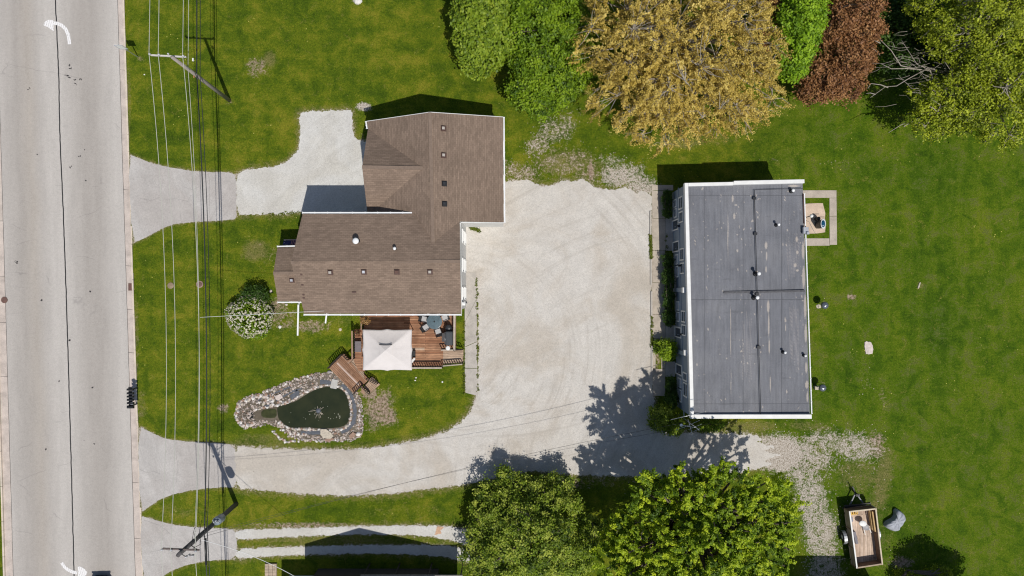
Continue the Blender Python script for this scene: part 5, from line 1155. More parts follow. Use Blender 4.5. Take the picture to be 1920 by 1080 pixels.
slabthing('stepping_slab', 'flat light grey stone slab at the top of the pond below the bridge', [(623, 710), (634.5, 712), (631.5, 729), (619.5, 727)], .12, M['stone_c'] if 0 else plain('light_slab', (.46, .45, .42), .12, 5, .9))
slabthing('flat_boulder', 'broad flat buff boulder on the lower edge of the pond', [(602, 804), (612, 804), (622, 811), (626, 817), (620, 822), (607, 821), (601, 814)], .16, M['stone_b'])
slabthing('flat_boulder', 'orange brown flat boulder below the broad buff one', [(609, 823), (622, 820), (627, 823), (620, 827), (611, 827)], .14, M['stone_o'])
slabthing('flat_boulder', 'orange brown slab at the lower right end of the pond bed', [(655, 816), (662, 809), (668, 812), (665, 819), (657, 822)], .16, M['stone_o'])
slabthing('flat_boulder', 'pinkish slab among the stones at the upper left of the pond', [(517, 742), (527, 738), (531, 745), (522, 751), (517, 748)], .14, M['stone_a'])
rockthing('garden_rock', 'white rock cluster piece beside the lower right pond slab', 672, 814, 5, 4, .15, M['stone_d'], 0, 3)
rockthing('garden_rock', 'grey round rock at the foot of the garden bridge by the pond', 618, 697, 4, 3, .16, M['stone_c'], 0, 4)
rockthing('garden_rock', 'small orange rock beside the broad buff boulder', 629, 812, 3.6, 2.4, .13, M['stone_o'], 0, 5)
fo = thing('pond_fountain', 'fountain head with twiggy spokes in the middle of the pond', 'fountain', tuple(g2(596, 775, 0)))
mb = MB(); c_ = Vector((*G(597, 770), .02)); mb.lathe(c_, [(.22, 0), (.2, .05), (.05, .09)], 14); build('fountain_head', mb, M['liner'], fo)
mb = MB(); rg = random.Random(9)
for i in range(15):
    a = rg.uniform(0, 2 * PI); r0 = rg.uniform(.15, .5); L = rg.uniform(.15, .5); b_ = c_ + Vector((r0 * math.cos(a), r0 * .8 * math.sin(a), .03)); e = b_ + Vector((L * math.cos(a), L * math.sin(a), .08)); mb.tube([b_, e], [.022, .01], 4)
build('spoke', mb, M['stone_b'], fo)
mb = MB()
for i in range(22): 
    x = 595 + rg.gauss(0, 22); y = 773 + rg.gauss(0, 11)
    if 535 < x < 648 and 745 < y < 795: p = G(x, y); mb.lathe((p[0], p[1], .019), [(rg.uniform(.02, .05), 0), (.01, .006)], 6)
for i in range(12): p = G(634 + rg.gauss(0, 3.5), 780 + rg.gauss(0, 3)); mb.lathe((p[0], p[1], .019), [(rg.uniform(.02, .05), 0), (.01, .006)], 6)
o = build('floating_petals', mb, plain('pale_petals', (.42, .42, .32), .2)); tag(o, 'pale petals floating on the pond water', 'petals', kind='stuff')

# ------------------------------------------------------------ loose rocks, small ground things
slabthing('stone_slab', 'pale oblong stone slab lying alone on the back lawn', [(1620.5, 642), (1624, 640.5), (1633, 641), (1636, 648), (1636.5, 655), (1635, 663), (1628, 664), (1622, 664), (1621, 655)], .06, M['stone_a'], amp=.04)
rockthing('loose_rock', 'small pale splinter of rock on the back lawn', 1723, 535, 1.8, 7, .06, M['stone_b'], R(-18), 6)
rockthing('loose_rock', 'pale rock at the very top edge of the front lawn', 671.5, 1, 8, 8, .25, M['stone_d'], 0, 7, rough=.06)
rockthing('loose_rock', 'white pebble on the lawn near the street sign', 271, 140, 1.6, 1.2, .06, M['stone_d'], 0, 8)
rockthing('loose_rock', 'pale rock in the bare strip left of the white downspout', 525, 613, 3.2, 3.2, .12, M['stone_d'], 0, 9)
rockthing('loose_rock', 'flat pale rock just below the porch gutter', 537, 571, 3, 2, .08, M['stone_a'], 0, 10)
rockthing('loose_rock', 'pale rock beside the porch corner in the mulch', 508, 546, 3, 3, .08, M['stone_a'], 0, 11)
rockthing('loose_rock', 'small white stone on the lawn south of the canopy', 780, 708, 1.8, 1.4, .06, M['stone_d'], 0, 12)
rockthing('loose_rock', 'small white stone directly below another south of the canopy', 778.5, 713, 1.8, 1.4, .06, M['stone_d'], 0, 13)
rockthing('loose_rock', 'buff rock on the lawn between downspout and deck', 638, 618, 3, 3, .05, M['stone_b'], 0, 14)
def disc(name, label, cat, px, py, r_, m_, z=.0, rim=None, grate=0, zb=.0):
    x, y = G(px, py); t_ = thing(name, label, cat, (x, y, z)); mb = MB(); mb.lathe((x, y, z), [(r_, -.04), (r_, .012), (r_ * .97, .016)], 28)
    build('cover', mb, m_, t_)
    if rim: mb = MB(); mb.lathe((x, y, z - .02), [(r_ * 1.35, -.02), (r_ * 1.35, .024), (r_ * 1.3, .026)], 28); build('ring', mb, rim, t_)
    if grate:
        mb = MB()
        for i in range(-3, 4): mb.box((x + i * r_ * .26, y, z + .02), (r_ * .13, 2 * r_ * math.sqrt(max(.05, 1 - (i * .26) ** 2)), .012))
        build('grate_bar', mb, plain('rusty_grate', (.20, .12, .10), .2), t_)
    return t_
disc('manhole_cover', 'round rusty iron grate in the west gutter', 'manhole', 6.5, 562.5, .27, M['iron'], ROADZ + .03, None, 1)
disc('manhole_cover', 'round dark iron grate in a pale ring on the front lawn under the wires', 'manhole', 374.5, 533, .22, M['iron'], .02, plain('pinkish_ring', (.33, .22, .18), .2), 1)
disc('manhole_cover', 'plain tan round cover on the front lawn left of the grated one', 'manhole', 320, 535.5, .27, plain('tan_cover', (.27, .20, .13), .2, 6), .02)
dr = thing('storm_drain', 'square rusty storm drain grate set in the east gutter', 'drain', tuple(g2(244, 538, ROADZ)))
mb = MB(); x, y = G(244, 538); mb.box((x, y, ROADZ + .018), (.42, .62, .03)); build('grate', mb, M['iron'], dr); mb = MB()
for i in range(6): mb.box((x, y - .24 + i * .096, ROADZ + .04), (.36, .035, .012))
build('grate_bar', mb, plain('rust_bars', (.22, .12, .10), .2), dr)
disc('valve_cap', 'small white disc on the lawn south of the deck railing', 'valve cap', 829.5, 716, .07, M['white'], .02)
# path side bumpers
for i, (a, b) in enumerate(((396, 440), (486, 534), (546, 592), (648, 696))):
    mb = MB(); mb.box((*G(1219.5 + i * .9, (a + b) / 2), .07), (.15, (b - a) / S, .13)); o = build('parking_bumper', mb, M['concrete_path'], origin=(*G(1219.5 + i, (a + b) / 2), 0), bevel=.02)
    tag(o, ['northernmost parking bumper, by the hedge end of the front walk', 'parking bumper second from the north beside the front walk', 'parking bumper third from the north beside the front walk', 'southernmost parking bumper, just below the lime shrub'][i], 'parking bumper', 'bumpers between gravel lot and front walk')
# weeds along the path edges
rg2 = np.random.default_rng(4); W = []
def weeds(x0, y0, x1, y1, n, s_): 
    for i in range(n): t_ = rg2.uniform(); W.append((x0 + (x1 - x0) * t_ + rg2.normal() * s_, y0 + (y1 - y0) * t_ + rg2.normal() * s_))
weeds(895.5, 560, 896.5, 740, 34, 1.0); weeds(893, 520, 895, 560, 14, .8); weeds(870, 604, 870, 738, 60, .6); weeds(1219, 440, 1221, 485, 110, 1.0); weeds(1222, 592, 1222, 650, 60, 1); weeds(882, 426, 900, 434, 60, 1.4); weeds(1249, 440, 1249, 480, 10, 1); weeds(500, 402, 560, 399, 30, 2)

W = np.array(W); ci = np.repeat(np.arange(len(W)), 12); pos = np.stack([(W[ci, 0] - 960) / S, (540 - W[ci, 1]) / S, np.zeros(len(ci))], 1) + rg2.normal(size=(len(ci), 3)) * [.05, .05, 0]; pos[:, 2] = .03 + rg2.uniform(0, .08, len(ci))
wd = thing('edge_weeds', 'tufts of weed along the gravel and path edges', 'weeds'); q_ = quads('weed_tuft', pos, rg2.normal(size=pos.shape) + [0, 0, .8], np.full(len(ci), .09), rg2.uniform(0, 1, len(ci)), LM['grass'], wd); wd['kind'] = 'stuff'
# scattered gravel chips over the thin gravel and margins
sx_ = rg2.uniform(900, 1680, 60000); sy_ = rg2.uniform(200, 1080, 60000); X_, Y_ = (sx_ - 960) / S, (540 - sy_) / S
mk = lawn_mask(X_[None], Y_[None])[0]; kp = (rg2.uniform(size=len(X_)) < (mk[:, 0] * .35 + mk[:, 1] * .10)) & (seg_dist(X_, Y_, gp(LOT)) > .1); X_, Y_ = X_[kp], Y_[kp]
gc = thing('loose_chips', 'loose pale gravel chips strewn through the thin grass', 'gravel'); gc['kind'] = 'stuff'
quads('gravel_chip', np.stack([X_, Y_, np.full(len(X_), .022)], 1), np.tile([0, 0, 1.], (len(X_), 1)) + rg2.normal(size=(len(X_), 3)) * .2, np.full(len(X_), .075), rg2.uniform(0, 1, len(X_)), m_leaf('gravel_chip', (.30, .24, .17), (.46, .38, .31), (.62, .55, .48), 0), gc, .8)

# ------------------------------------------------------------ utility poles and wires
def upole(name, label, base, top, dark, r0, r1):
    b = P(*base, 0); t_ = P(*top, 10.9); root = thing(name, label, 'utility pole', tuple(b), 'utility poles along the road')
    mb = MB(); mb.tube([b - Vector((0, 0, .1)), b.lerp(t_, .5), t_], [r0, (r0 + r1) / 2, r1], 12); build('pole', mb, M['pole_dark'] if dark else M['pole'], root); return root, b, t_
p1, b1, t1 = upole('utility_pole', 'pale grey wooden utility pole near the top left with a plain crossarm', (430, 188), (322.5, 107), 0, .17, .115)
p2, b2, t2 = upole('utility_pole', 'dark utility pole near the bottom carrying a transformer', (443, 945), (337, 1038), 1, .20, .15)
def crossarm(root, a, b, m_, pins):
    mb = MB(); mb.beam(a, b, .10, .12); o = build('crossarm', mb, m_, root); a, b = Vector(a), Vector(b); out = []
    for t_ in pins:
        p = a.lerp(b, t_); mb = MB(); mb.lathe(p + Vector((0, 0, .06)), [(.025, 0), (.03, .1), (.075, .12), (.085, .17), (.05, .22), (.04, .26)], 12); build('insulator', mb, M['insul'], o); out.append(p + Vector((0, 0, .3)))
    return out
a1 = crossarm(p1, P(283, 103.5, 10.5), P(349, 107, 10.5), M['arm'], (.01, .27, .96))
a2 = crossarm(p2, P(305.5, 1028.5, 10.5), P(373.5, 1031.5, 10.5), M['arm_dark'], (.01, .27, .94))
mb = MB(); mb.lathe(P(317, 102, 10.9), [(.03, 0), (.07, .1), (.04, .2)], 10); build('top_pin', mb, M['insul'], p1)
for a, b in (((352, 128, 9.6), (361, 134, 9.6)),): pass
mb = MB(); mb.beam(P(347, 122, 10.3), P(362, 138, 6.6), .05, .05); build('brace', mb, M['arm'], p1)
mb = MB(); mb.beam(b1.lerp(t1, .66) + Vector((-.02, -.3, 0)), b1.lerp(t1, .66) + Vector((0, .25, 0)), .06, .06); build('cable_bracket', mb, plain('orange_bracket', (.45, .22, .1), .1), p1)
mb = MB(); c_ = P(362, 112, 7.2); mb.box(c_, (.1, .22, .1)); build('marker_tag', mb, M['white'], p1)
mb = MB(); mb.beam(t2 - Vector((0, 0, 1.6)), P(371, 1031, 10.4), .04, .04); build('brace', mb, M['black'], p2)
# transformer
tc = b2.lerp(t2, .48) + Vector((.42, .34, -.35)); mb = MB(); mb.lathe(tc - Vector((0, 0, .45)), [(.05, 0), (.30, .02), (.32, .06), (.32, .85), (.30, .92), (.05, .98)], 22); tr_ = build('transformer_tank', mb, plain('transformer_grey', (.20, .24, .28), .1, 3, .35, .6), p2)
for dx in (-.14, .12): mb = MB(); mb.lathe(tc + Vector((dx, .05, .52)), [(.06, 0), (.09, .05), (.05, .1), (.08, .15), (.04, .26)], 10); build('bushing', mb, M['galv'], tr_)
mb = MB(); mb.box(tc + Vector((-.05, .1, .56)), (.5, .1, .06)); mb.box(tc + Vector((-.25, .05, .1)), (.12, .3, .6)); build('transformer_bracket', mb, M['galv'], tr_)
for (x, y, z) in ((354, 1041, 10.0), (349, 1044, 9.8), (361, 1042, 9.9)):
    mb = MB(); c_ = P(x, y, z); mb.lathe(c_ - Vector((0, 0, .2)), [(.04, 0), (.07, .06), (.04, .12), (.07, .18), (.04, .3)], 10); build('cutout', mb, M['insul'], p2)
mb = MB(); mb.tube([P(338, 1037, 10.4), P(347, 1043, 10.0), P(362, 1040, 10)], .03, 6); build('cutout_bracket', mb, M['black'], p2)
mb = MB(); mb.tube([P(364, 1003, 8.6), P(366, 996, 8.6), P(364.5, 990, 8.6), P(363, 997, 8.3), P(360, 1015, 9.5)], .018, 5); mb.tube([P(378, 975, 7), P(374, 1000, 7.4), P(377, 1020, 8.8), P(362, 1028, 10.3)], .02, 5); mb.tube([P(364, 1030, 10), P(369, 1012, 9), P(372, 1000, 8)], .02, 5); build('jumper_wire', mb, M['black'], p2)
mb = MB(); mb.tube([P(337.5, 1037, 10.75), P(333, 1042.5, 10.75)], .14, 8); build('pole_cap', mb, M['pole_dark'], p2)
def wire(name, label, pts, r, m_, sag, n=24, grp=None):
    path = []
    for (a, b, s_) in zip(pts[:-1], pts[1:], sag):
        for i in range(n): t_ = i / n; path.append(Vector(a).lerp(Vector(b), t_) - Vector((0, 0, 4 * s_ * t_ * (1 - t_))))
    path.append(Vector(pts[-1])); mb = MB(); mb.tube(path, r, 5); o = build(name, mb, m_, origin=tuple(pts[0])); return tag(o, label, 'wire', grp)
UP = Vector((-1.4, 58, 0)); DN = Vector((1.6, -58, 0))
lbl = ['leftmost of the three bare power wires on the crossarms', 'middle of the three bare power wires, second from the left', 'rightmost bare power wire on the crossarm ends']
for i in range(3): wire('power_wire', lbl[i], [a1[i] + UP, a1[i], a2[i], a2[i] + DN], .021, M['wire_pale'], [1.2, 1.45, 1.2], grp='bare power wires')
def onp(b, t_, k, dx=0, dy=0): return b.lerp(t_, k) + Vector((dx, dy, 0))
n1, n2 = onp(b1, t1, .76, .0), onp(b2, t2, .80, .1); wire('neutral_wire', 'thin grey neutral wire under the crossarms next to the rightmost power wire', [n1 + UP, n1, n2, n2 + DN], .018, M['wire_pale'], [1.1, 1.2, 1.1])
k1, k2 = onp(b1, t1, .64, .1), onp(b2, t2, .64, .12); tcab = wire('cable_bundle', 'thick black communication cable casting the strongest shadow on the lawn', [k1 + UP, k1, k2, k2 + DN], .045, M['wire_dark'], [.9, .9, .9])
k3, k4 = onp(b1, t1, .61, .22), onp(b2, t2, .60, .16); wire('cable_bundle', 'second black communication cable just right of the thick one', [k3 + UP, k3, k4, k4 + DN], .026, M['wire_dark'], [.9, 1.0, .9])
mb = MB(); c_ = k2 + Vector((.06, -.1, -.02)); mb.tube([c_ + Vector((0, -.3, 0)), c_ + Vector((.02, -2.3, -.1))], .09, 8); o = build('splice_case', mb, M['black'], tcab)
mid = P(375, 595, 7.7); hs = P(608, 583, 6.3)
wire('service_wire', 'white service wire from the road lines to the brown roofed house', [mid, hs], .013, M['white_metal'], [.35], 14)
s2 = onp(b2, t2, .74); sw = P(1296, 790, 5.2)
wire('service_wire', 'thin dark service wire from the dark pole to the grey building', [s2, sw], .012, M['wire_dark'], [2.0])
wire('service_wire', 'second thin dark wire beside the one to the grey building', [s2 + Vector((0, .1, -.5)), P(1300, 800, 4.6)], .009, M['wire_dark'], [2.2])
wire('service_wire', 'pale wire from the dark pole down to the neighbour house', [s2, P(560, 1085, 4.6)], .018, M['white_metal'], [.6], 10)
# road sign
sg = thing('road_sign', 'small white road sign on a thin post between kerb and lawn', 'sign', tuple(g2(259, 107, 0)))
x, y = G(259, 107); mb = MB(); mb.beam((x, y, -.05), (x, y, 2.95), .07, .05, (0, 1, 0)); build('post', mb, M['galv'], sg)
mb = MB(); mb.box((x, y - .05, 2.55), (.66, .03, .95)); pnl = build('sign_panel', mb, M['white'], sg); mb = MB()
for dx, dz, sx2, sz2 in ((0, .44, .6, .02), (0, -.44, .6, .02), (-.3, 0, .02, .9), (.3, 0, .02, .9)): mb.box((x + dx, y - .068, 2.55 + dz), (sx2, .006, sz2))
build('border_line', mb, plain('blue_line', (.05, .09, .25), .1), pnl)
# mailboxes
ms = thing('mailbox_row', 'row of black roadside mailboxes on a shared rail at the kerb', 'mailboxes', tuple(g2(262, 743, 0)))
mb = MB(); mb.beam((*G(256.5, 722), 1.0), (*G(258, 762), 1.0), .3, .05); build('shelf_board', mb, M['pole_dark'], ms)
for py in (727, 757): mb = MB(); x, y = G(257, py); mb.beam((x, y, -.05), (x, y, 1.0), .1, .1, (0, 1, 0)); build('post', mb, M['pole_dark'], ms)
for i, py in enumerate((726, 733, 739, 745, 751, 758)):
    x, y = G(258.6 - i * -.1, py + .6); wd_ = .17 if i < 5 else .25; mb = MB(); n = 8; ln = .52
    sec = [(-wd_ / 2, 0), (wd_ / 2, 0), (wd_ / 2, .13)] + [(wd_ / 2 * math.cos(PI * k / n), .13 + wd_ / 2 * math.sin(PI * k / n)) for k in range(1, n)] + [(-wd_ / 2, .13)]
    vs = [(x - ln / 2, y + a, 1.03 + b) for a, b in sec] + [(x + ln / 2, y + a, 1.03 + b) for a, b in sec]; m_ = len(sec)
    mb.add(vs, [tuple(range(m_)), tuple(range(2 * m_ - 1, m_ - 1, -1))] + [(k, k + m_, (k + 1) % m_ + m_, (k + 1) % m_) for k in range(m_)]); o = build('mailbox', mb, M['black'], ms)
    mb = MB(); mb.box((x - ln / 2 - .01, y, 1.13), (.02, wd_ * .9, .18)); build('mailbox_door', mb, M['darkplastic'], o)
mb = MB(); mb.box((*G(262, 752), 1.1), (.22, .2, .22)); build('newspaper_tube', mb, M['grey_metal'], ms)

# ------------------------------------------------------------ car at the bottom edge
car = thing('parked_car', 'dark navy car entering the picture at the bottom edge of the road', 'car', (0, 0, 0)); car_len = 4.5
mb = MB(); prof = [(-2.28, .30, .55, .42), (-2.2, .42, .68, .62), (-2.05, .42, .76, .74), (-1.9, .5, .82, .82), (-1.7, .62, .86, .86), (-1.0, .72, .92, .90), (.1, .74, .97, .90), (1.3, .76, 1.0, .90), (2.0, .74, 1.02, .86), (2.25, .5, .85, .76)]
vs = []; NR = 14
for (yy, zb, zt, hw) in prof:
    for k in range(NR):
        a = PI * k / (NR - 1); cx = math.cos(a); sz = max(0.0, math.sin(a)); e = .45
        vs.append((hw * abs(cx) ** e * (1 if cx > 0 else -1), -yy, .28 + (zt - .28) * sz ** e))
fs = [[i * NR + k, i * NR + k + 1, (i + 1) * NR + k + 1, (i + 1) * NR + k] for i in range(len(prof) - 1) for k in range(NR - 1)]; fs += [list(range(NR)), list(range((len(prof) - 1) * NR, len(prof) * NR))[::-1]] + [[i * NR + NR - 1, i * NR, (i + 1) * NR, (i + 1) * NR + NR - 1] for i in range(len(prof) - 1)]
mb.add(vs, fs, True); body = build('body', mb, M['navy'], car)
mb = MB(); mb.slab([(-.72, .95, .92), (.72, .95, .92), (.58, .25, 1.36), (-.58, .25, 1.36)], .05); build('windshield', mb, M['pane'], car)
mb = MB(); mb.slab([(-.60, .27, 1.38), (.60, .27, 1.38), (.58, -1.2, 1.38), (-.58, -1.2, 1.38)], .06); build('roof', mb, M['navy'], car, bevel=.02)
mb = MB(); mb.slab([(-.58, -1.2, 1.37), (.58, -1.2, 1.37), (.68, -1.8, .98), (-.68, -1.8, .98)], .05); build('rear_window', mb, M['pane'], car)
for s_ in (-1, 1):
    mb = MB(); vs = [(s_ * .60, .25, 1.35), (s_ * .60, -1.2, 1.35), (s_ * .80, -1.7, .95), (s_ * .80, .9, .92)]; mb.add(vs + [(v[0] - s_ * .05, v[1], v[2]) for v in vs], [(0, 1, 2, 3), (7, 6, 5, 4), (0, 3, 7, 4), (1, 5, 6, 2), (0, 4, 5, 1), (3, 2, 6, 7)]); build('side_window', mb, M['pane'], car)
    mb = MB(); mb.box((s_ * .62, 2.12, .66), (.34, .12, .14)); build('headlight', mb, M['galv'], car)
    mb = MB(); mb.box((s_ * .98, .75, .95), (.2, .12, .12)); build('wing_mirror', mb, M['navy'], car, bevel=.02)
    for yy in (1.35, -1.4):
        mb = MB(); vs_ = Matrix.Rotation(PI / 2, 3, 'Y'); mb.tube([(s_ * .68, yy, .32), (s_ * .90, yy, .32)], .32, 20); wl = build('wheel', mb, M['rubber'], car); mb = MB(); mb.tube([(s_ * .895, yy, .32), (s_ * .91, yy, .32)], .19, 14); build('rim', mb, M['galv'], wl)
px_, py_ = G(190, 1074); car.location = (px_ + .14, py_ - 2.25 - .17, ROADZ); car.rotation_euler = (0, 0, R(-1.9) * -1)

# ------------------------------------------------------------ trailer and what is in it
tr = thing('utility_trailer', 'plywood sided utility trailer with a plank floor parked on the gravel track', 'trailer', tuple(g2(1600, 1000, 0)))
TZ = 1.45; FZ = .62; tl, trr, brr, bll = P(1592, 958.5, TZ), P(1642.5, 953, TZ), P(1655, 1058, TZ), P(1606, 1065.5, TZ)
def tq(u, v, z): p = tl * (1 - u) * (1 - v) + trr * u * (1 - v) + brr * u * v + bll * (1 - u) * v; return Vector((p.x, p.y, z))
mb = MB(); mb.prism([tq(.0, .0, 0)[:2], tq(1, 0, 0)[:2], tq(1, 1, 0)[:2], tq(0, 1, 0)[:2]], FZ - .1, FZ); build('floor', mb, M['trailer_floor'], tr)
for nm, a, b, cap in (('left', (.015, 0), (.015, 1), 'white'), ('right', (.985, 0), (.985, 1), 0), ('front', (.03, .008), (.97, .008), 0), ('rear', (.03, .992), (.97, .992), 'brown')):
    mb = MB(); mb.beam(tq(*a, (FZ + TZ) / 2 + .01), tq(*b, (FZ + TZ) / 2 + .01), .05, TZ - FZ - .05); o = build('side_panel', mb, M['ply'] if nm != 'left' else plain('tan_plywood', (.33, .26, .18), .2, 3, .8), tr)
    mb = MB(); mb.beam(tq(*a, TZ), tq(*b, TZ), .11, .07); build('top_rail', mb, M['white'] if cap == 'white' else (M['timber_pale'] if cap == 0 else plain('tan_rail', (.36, .27, .19), .2)), o)
for u in (.0, 1.0):
    for v in (.0, .33, .66, 1.0): mb = MB(); p = tq(u, v, 0); mb.beam((p.x, p.y, FZ - .1), (p.x, p.y, TZ), .07, .07, (0, 1, 0)); build('stake', mb, M['timber_pale'] if u else M['ply'], tr)
mb = MB(); mb.beam(tq(.88, .06, FZ + .6), tq(.9, .42, FZ + .6), .1, .25); mb.beam(tq(.80, .02, FZ + .5), tq(.84, .40, FZ + .4), .04, .3); build('plank_bundle', mb, M['yellow'] if 0 else plain('yellow_timber', (.50, .33, .13), .15, 6), tr)
mb = MB(); mb.beam(tq(-.06, .0, FZ - .05), tq(1.0, -.04, FZ - .05), .12, .12); mb.beam(tq(-.02, -.05, .75), tq(.93, -.055, .95), .1, .1); build('front_beam', mb, M['black'], tr)
hp = P(1604, 924, .5)
for u in (.2, .8): mb = MB(); mb.beam(tq(u, 0, .5), hp, .09, .1); build('drawbar', mb, M['grey_metal'] if 0 else plain('grey_steel', (.22, .22, .24), .1, 6, .5), tr)
mb = MB(); mb.beam(hp, P(1598, 912, .5), .09, .1); mb.tube([(hp.x + .02, hp.y, 0), (hp.x + .02, hp.y, .95)], .04, 8); mb.box((hp.x + .05, hp.y - .12, .75), (.3, .2, .16)); build('hitch', mb, M['black'], tr)
for s_ in (-1, 1):
    c_ = tq(-.13 if s_ < 0 else 1.13, .52, .36); d_ = (tq(0, 1, 0) - tq(0, 0, 0)).normalized(); n_ = Vector((d_.y, -d_.x, 0))
    mb = MB(); mb.tube([c_ - n_ * .11, c_ + n_ * .11], .36, 20); wl = build('wheel', mb, M['rubber'], tr); mb = MB(); mb.tube([c_ - n_ * .12, c_ + n_ * .12], .18, 14); build('rim', mb, M['galv'], wl)
    mb = MB(); pr = [c_ + d_ * (.58 * math.cos(t_)) + Vector((0, 0, .46 * math.sin(t_) + .06)) for t_ in np.linspace(.1, PI - .1, 9)]
    for a, b in zip(pr[:-1], pr[1:]): mb.beam(a, b, .26, .02)
    build('fender', mb, M['galv'], tr)
mb = MB(); mb.beam(tq(.12, .99, .35), tq(.9, .99, .35), .1, .12); build('rear_beam', mb, M['black'], tr)
# cargo
cr = thing('yellow_crate', 'yellow slatted crate in the top left corner of the trailer', 'crate', tuple(tq(.2, .06, FZ)))
for v in (.035, .105):
    mb = MB(); mb.beam(tq(.09, v, FZ + .2), tq(.40, v, FZ + .2), .07, .26); build('crate_side', mb, M['yellow'], cr)
mb = MB()
for u in (.10, .17, .25, .33, .40): mb.beam(tq(u, .03, FZ + .34), tq(u, .11, FZ + .34), .10 if u < .3 else .06, .04)
build('slat', mb, M['yellow'], cr)
wb = thing('white_board', 'long white board leaning inside the left wall of the trailer', 'board', tuple(tq(.14, .5, FZ)))
mb = MB(); a, b = tq(.08, .16, 1.3), tq(.10, .72, 1.2); mb.slab([tq(.06, .16, 1.3), tq(.08, .30, FZ + .3), tq(.22, .72, FZ + .05), tq(.06, .74, 1.2)][:0] or [tq(.05, .2, 1.35), tq(.14, .2, FZ + .25), tq(.20, .73, FZ + .05), tq(.05, .73, 1.35)], .04); build('board', mb, M['white'], wb)
gb = thing('grey_tool_case', 'flat dark grey case on the trailer floor beside the white board', 'case', tuple(tq(.28, .55, FZ)))
mb = MB(); a, b = tq(.22, .42, FZ + .12), tq(.27, .64, FZ + .12); mb.beam(a, b, .22, .2); build('case_body', mb, plain('grey_violet_case', (.16, .15, .17), .12), gb, bevel=.02); mb = MB(); mb.beam(a.lerp(b, .4) + Vector((.12, 0, .08)), a.lerp(b, .6) + Vector((.12, 0, .08)), .03, .03); build('handle', mb, M['black'], gb)
gb = thing('small_box', 'small grey blue box below the yellow crate in the trailer', 'box', tuple(tq(.14, .19, FZ)))
mb = MB(); mb.box(tq(.13, .19, FZ + .15), (.3, .36, .28), R(5)); build('box_body', mb, plain('blue_grey_box', (.22, .23, .28), .15), gb, bevel=.01); mb = MB(); mb.box(tq(.13, .19, FZ + .3), (.32, .38, .03), R(5)); build('lid', mb, plain('blue_grey_lid', (.2, .21, .26), .15), gb)
ch = thing('plastic_chair', 'white plastic chair lying on its back in the trailer', 'chair', tuple(tq(.58, .3, FZ)))
c_ = tq(.52, .27, FZ + .45); mb = MB(); mb.lathe(c_, [(.27, 0), (.29, .05), (.25, .08), (.03, .07)], 20, 1.15, .85, R(-10)); build('backrest', mb, M['white'], ch)
c_ = tq(.64, .36, FZ + .35); mb = MB(); mb.lathe(c_, [(.22, 0), (.25, .03), (.2, .05), (.16, -.02), (.02, -.04)], 18, 1.2, .9, R(-20)); build('seat', mb, M['cushion'] if 0 else plain('grey_seat', (.35, .34, .35), .15), ch)
for a, b in (((.57, .33, .9), (.62, .50, .8)), ((.74, .33, .9), (.84, .47, .85)), ((.50, .30, .9), (.56, .38, .85)), ((.68, .30, .95), (.78, .36, .9))): mb = MB(); mb.tube([tq(*a), tq(*b)], .035, 7); build('leg', mb, M['white'], ch)
# covered thing beside the trailer
mb = MB(); OUT = [(1654.5, 984), (1658, 978), (1664, 974), (1672, 970), (1675.5, 963), (1674, 957), (1678, 952), (1686, 957), (1690, 960), (1694, 967), (1692, 974), (1688, 980), (1683, 986), (1680, 992), (1676, 994), (1669, 993), (1661, 989)]
base_ = smoothpoly(gp(OUT), 2); cxy = np.mean(base_, axis=0); lev = [(1.0, 0), (1.0, .2), (.95, .42), (.86, .55), (.6, .6), (.25, .58)]; vs = []; nn = len(base_)
for k_, z_ in lev:
    for i_, p in enumerate(base_): vs.append((cxy[0] + (p[0] - cxy[0]) * k_, cxy[1] + (p[1] - cxy[1]) * k_, z_ + .03 * math.sin(i_ * .9) * (1 if z_ > .3 else 0)))
fs = [[i_ * nn + j_, i_ * nn + (j_ + 1) % nn, (i_ + 1) * nn + (j_ + 1) % nn, (i_ + 1) * nn + j_] for i_ in range(len(lev) - 1) for j_ in range(nn)] + [[(len(lev) - 1) * nn + j_ for j_ in range(nn)]]
mb.add(vs, fs, True); o = build('covered_boat', mb, M['tarp'], origin=(cxy[0], cxy[1], 0)); o.name = 'tarp_covered_equipment'; tag(o, 'kidney shaped piece of equipment under a grey tarp right of the trailer', 'covered equipment')

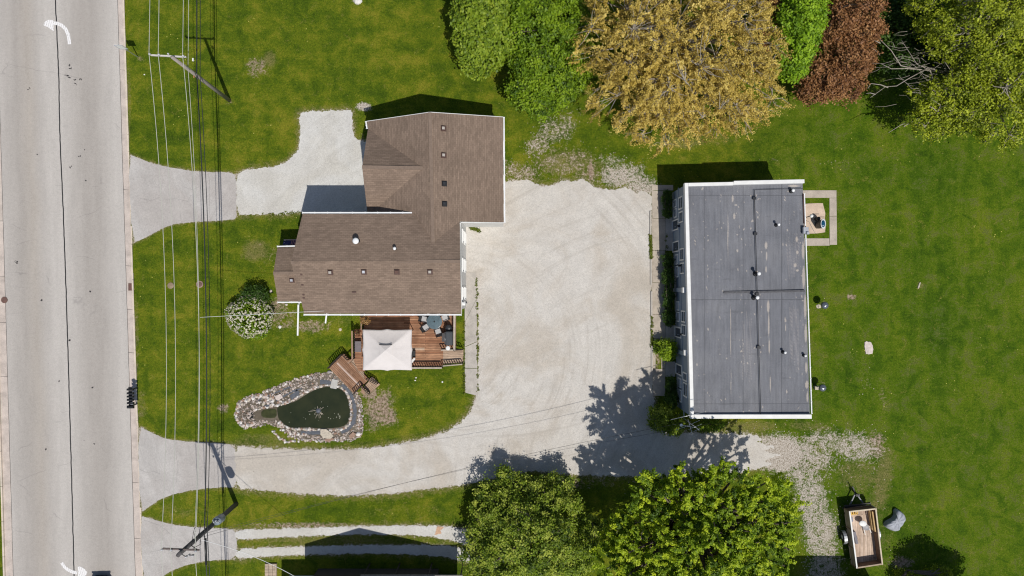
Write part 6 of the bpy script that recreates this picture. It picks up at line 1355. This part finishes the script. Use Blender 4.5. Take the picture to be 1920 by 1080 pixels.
# ------------------------------------------------------------ behind the grey building
def kettle(px, py, label, side):
    x, y = G(px, py); t_ = thing('kettle_grill', label, 'grill', (x, y, 0), 'kettle grills on the back lawn'); z = .72
    mb = MB(); mb.lathe((x, y, z), [(.05, 0), (.22, .06), (.30, .2), (.31, .24)], 22); build('bowl', mb, M['black'], t_)
    mb = MB(); mb.lathe((x, y, z + .245), [(.315, 0), (.29, .1), (.18, .19), (.03, .22)], 22); l_ = build('lid', mb, plain('shiny_grey_enamel', (.20, .22, .25), .2, 4, .18, .7, .5), t_); mb = MB(); mb.tube([(x - .08, y, z + .47), (x, y, z + .53), (x + .08, y, z + .47)], .018, 5); build('handle', mb, M['white'], l_)
    for a in (0.3, 2.4, 4.5): mb = MB(); mb.tube([(x + .18 * math.cos(a), y + .18 * math.sin(a), z + .05), (x + .30 * math.cos(a), y + .30 * math.sin(a), 0)], .018, 5); build('leg', mb, M['galv'], t_)
    if side: mb = MB(); mb.box((x - .18, y - .12, .18), (.3, .3, .34)); build('ash_pan', mb, M['stone_b'], t_)
kettle(1536.5, 572, 'grey domed kettle grill on a tan patch east of the building, the upper one', 0)
kettle(1532.5, 724, 'grey domed kettle grill on open grass near the building south east end', 1)
o = rockthing('loose_rock', 'flat tan paving stone beside the upper kettle grill', 1535, 574.5, 5, 4, .04, M['stone_b'], 0, 30)
lp = thing('garden_lamp', 'white globe lamp on a black post by the rear patio', 'lamp', tuple(g2(1500, 410, 0)))
x, y = G(1500, 410); mb = MB(); mb.tube([(x, y, 0), (x, y, 2.1)], .035, 8); build('post', mb, M['black'], lp); mb = MB(); mb.lathe((x, y, 2.08), [(.05, 0), (.12, .05), (.15, .14), (.12, .24), (.03, .28)], 16); build('globe', mb, M['white'], lp)
ub = thing('smoker_grill', 'tall dark barrel with a white rimmed blue oval top on the rear patio', 'barrel', tuple(g2(1531, 424, 0)))
x, y = G(1531, 422); mb = MB(); mb.lathe((x, y, 0), [(.18, 0), (.2, .4), (.22, 1.0), (.24, 1.22)], 22, .95, 1.7); build('barrel', mb, M['black'], ub)
mb = MB(); mb.lathe((x, y, 1.22), [(.25, 0), (.26, .04), (.23, .06), (.19, .03), (.02, .02)], 24, .85, 1.6); build('rim', mb, plain('white_rim', (.6, .62, .64), .1), ub); mb = MB(); mb.lathe((x, y, 1.25), [(.185, 0), (.18, .02), (.02, .022)], 22, .85, 1.6); build('blue_top', mb, M['tub_blue'], ub)
mb = MB(); mb.lathe((x - .05, y + .5, 0), [(.16, 0), (.17, .5), (.1, .62)], 16); build('side_box', mb, M['darkplastic'], ub)
mb = MB(); mb.beam((x - .1, y + .62, .7), (x + .35, y + .62, .7), .04, .03); build('handle', mb, M['black'], ub)
hs_ = thing('garden_hose', 'thin hose lying across the tan rear patio', 'hose'); 
mb = MB(); mb.tube([P(1511, 413, .05), P(1517, 416, .05), P(1521, 424, .05), P(1526, 433, .05), P(1529, 438, .05)], .015, 5); build('hose', mb, M['grey_metal'], hs_)
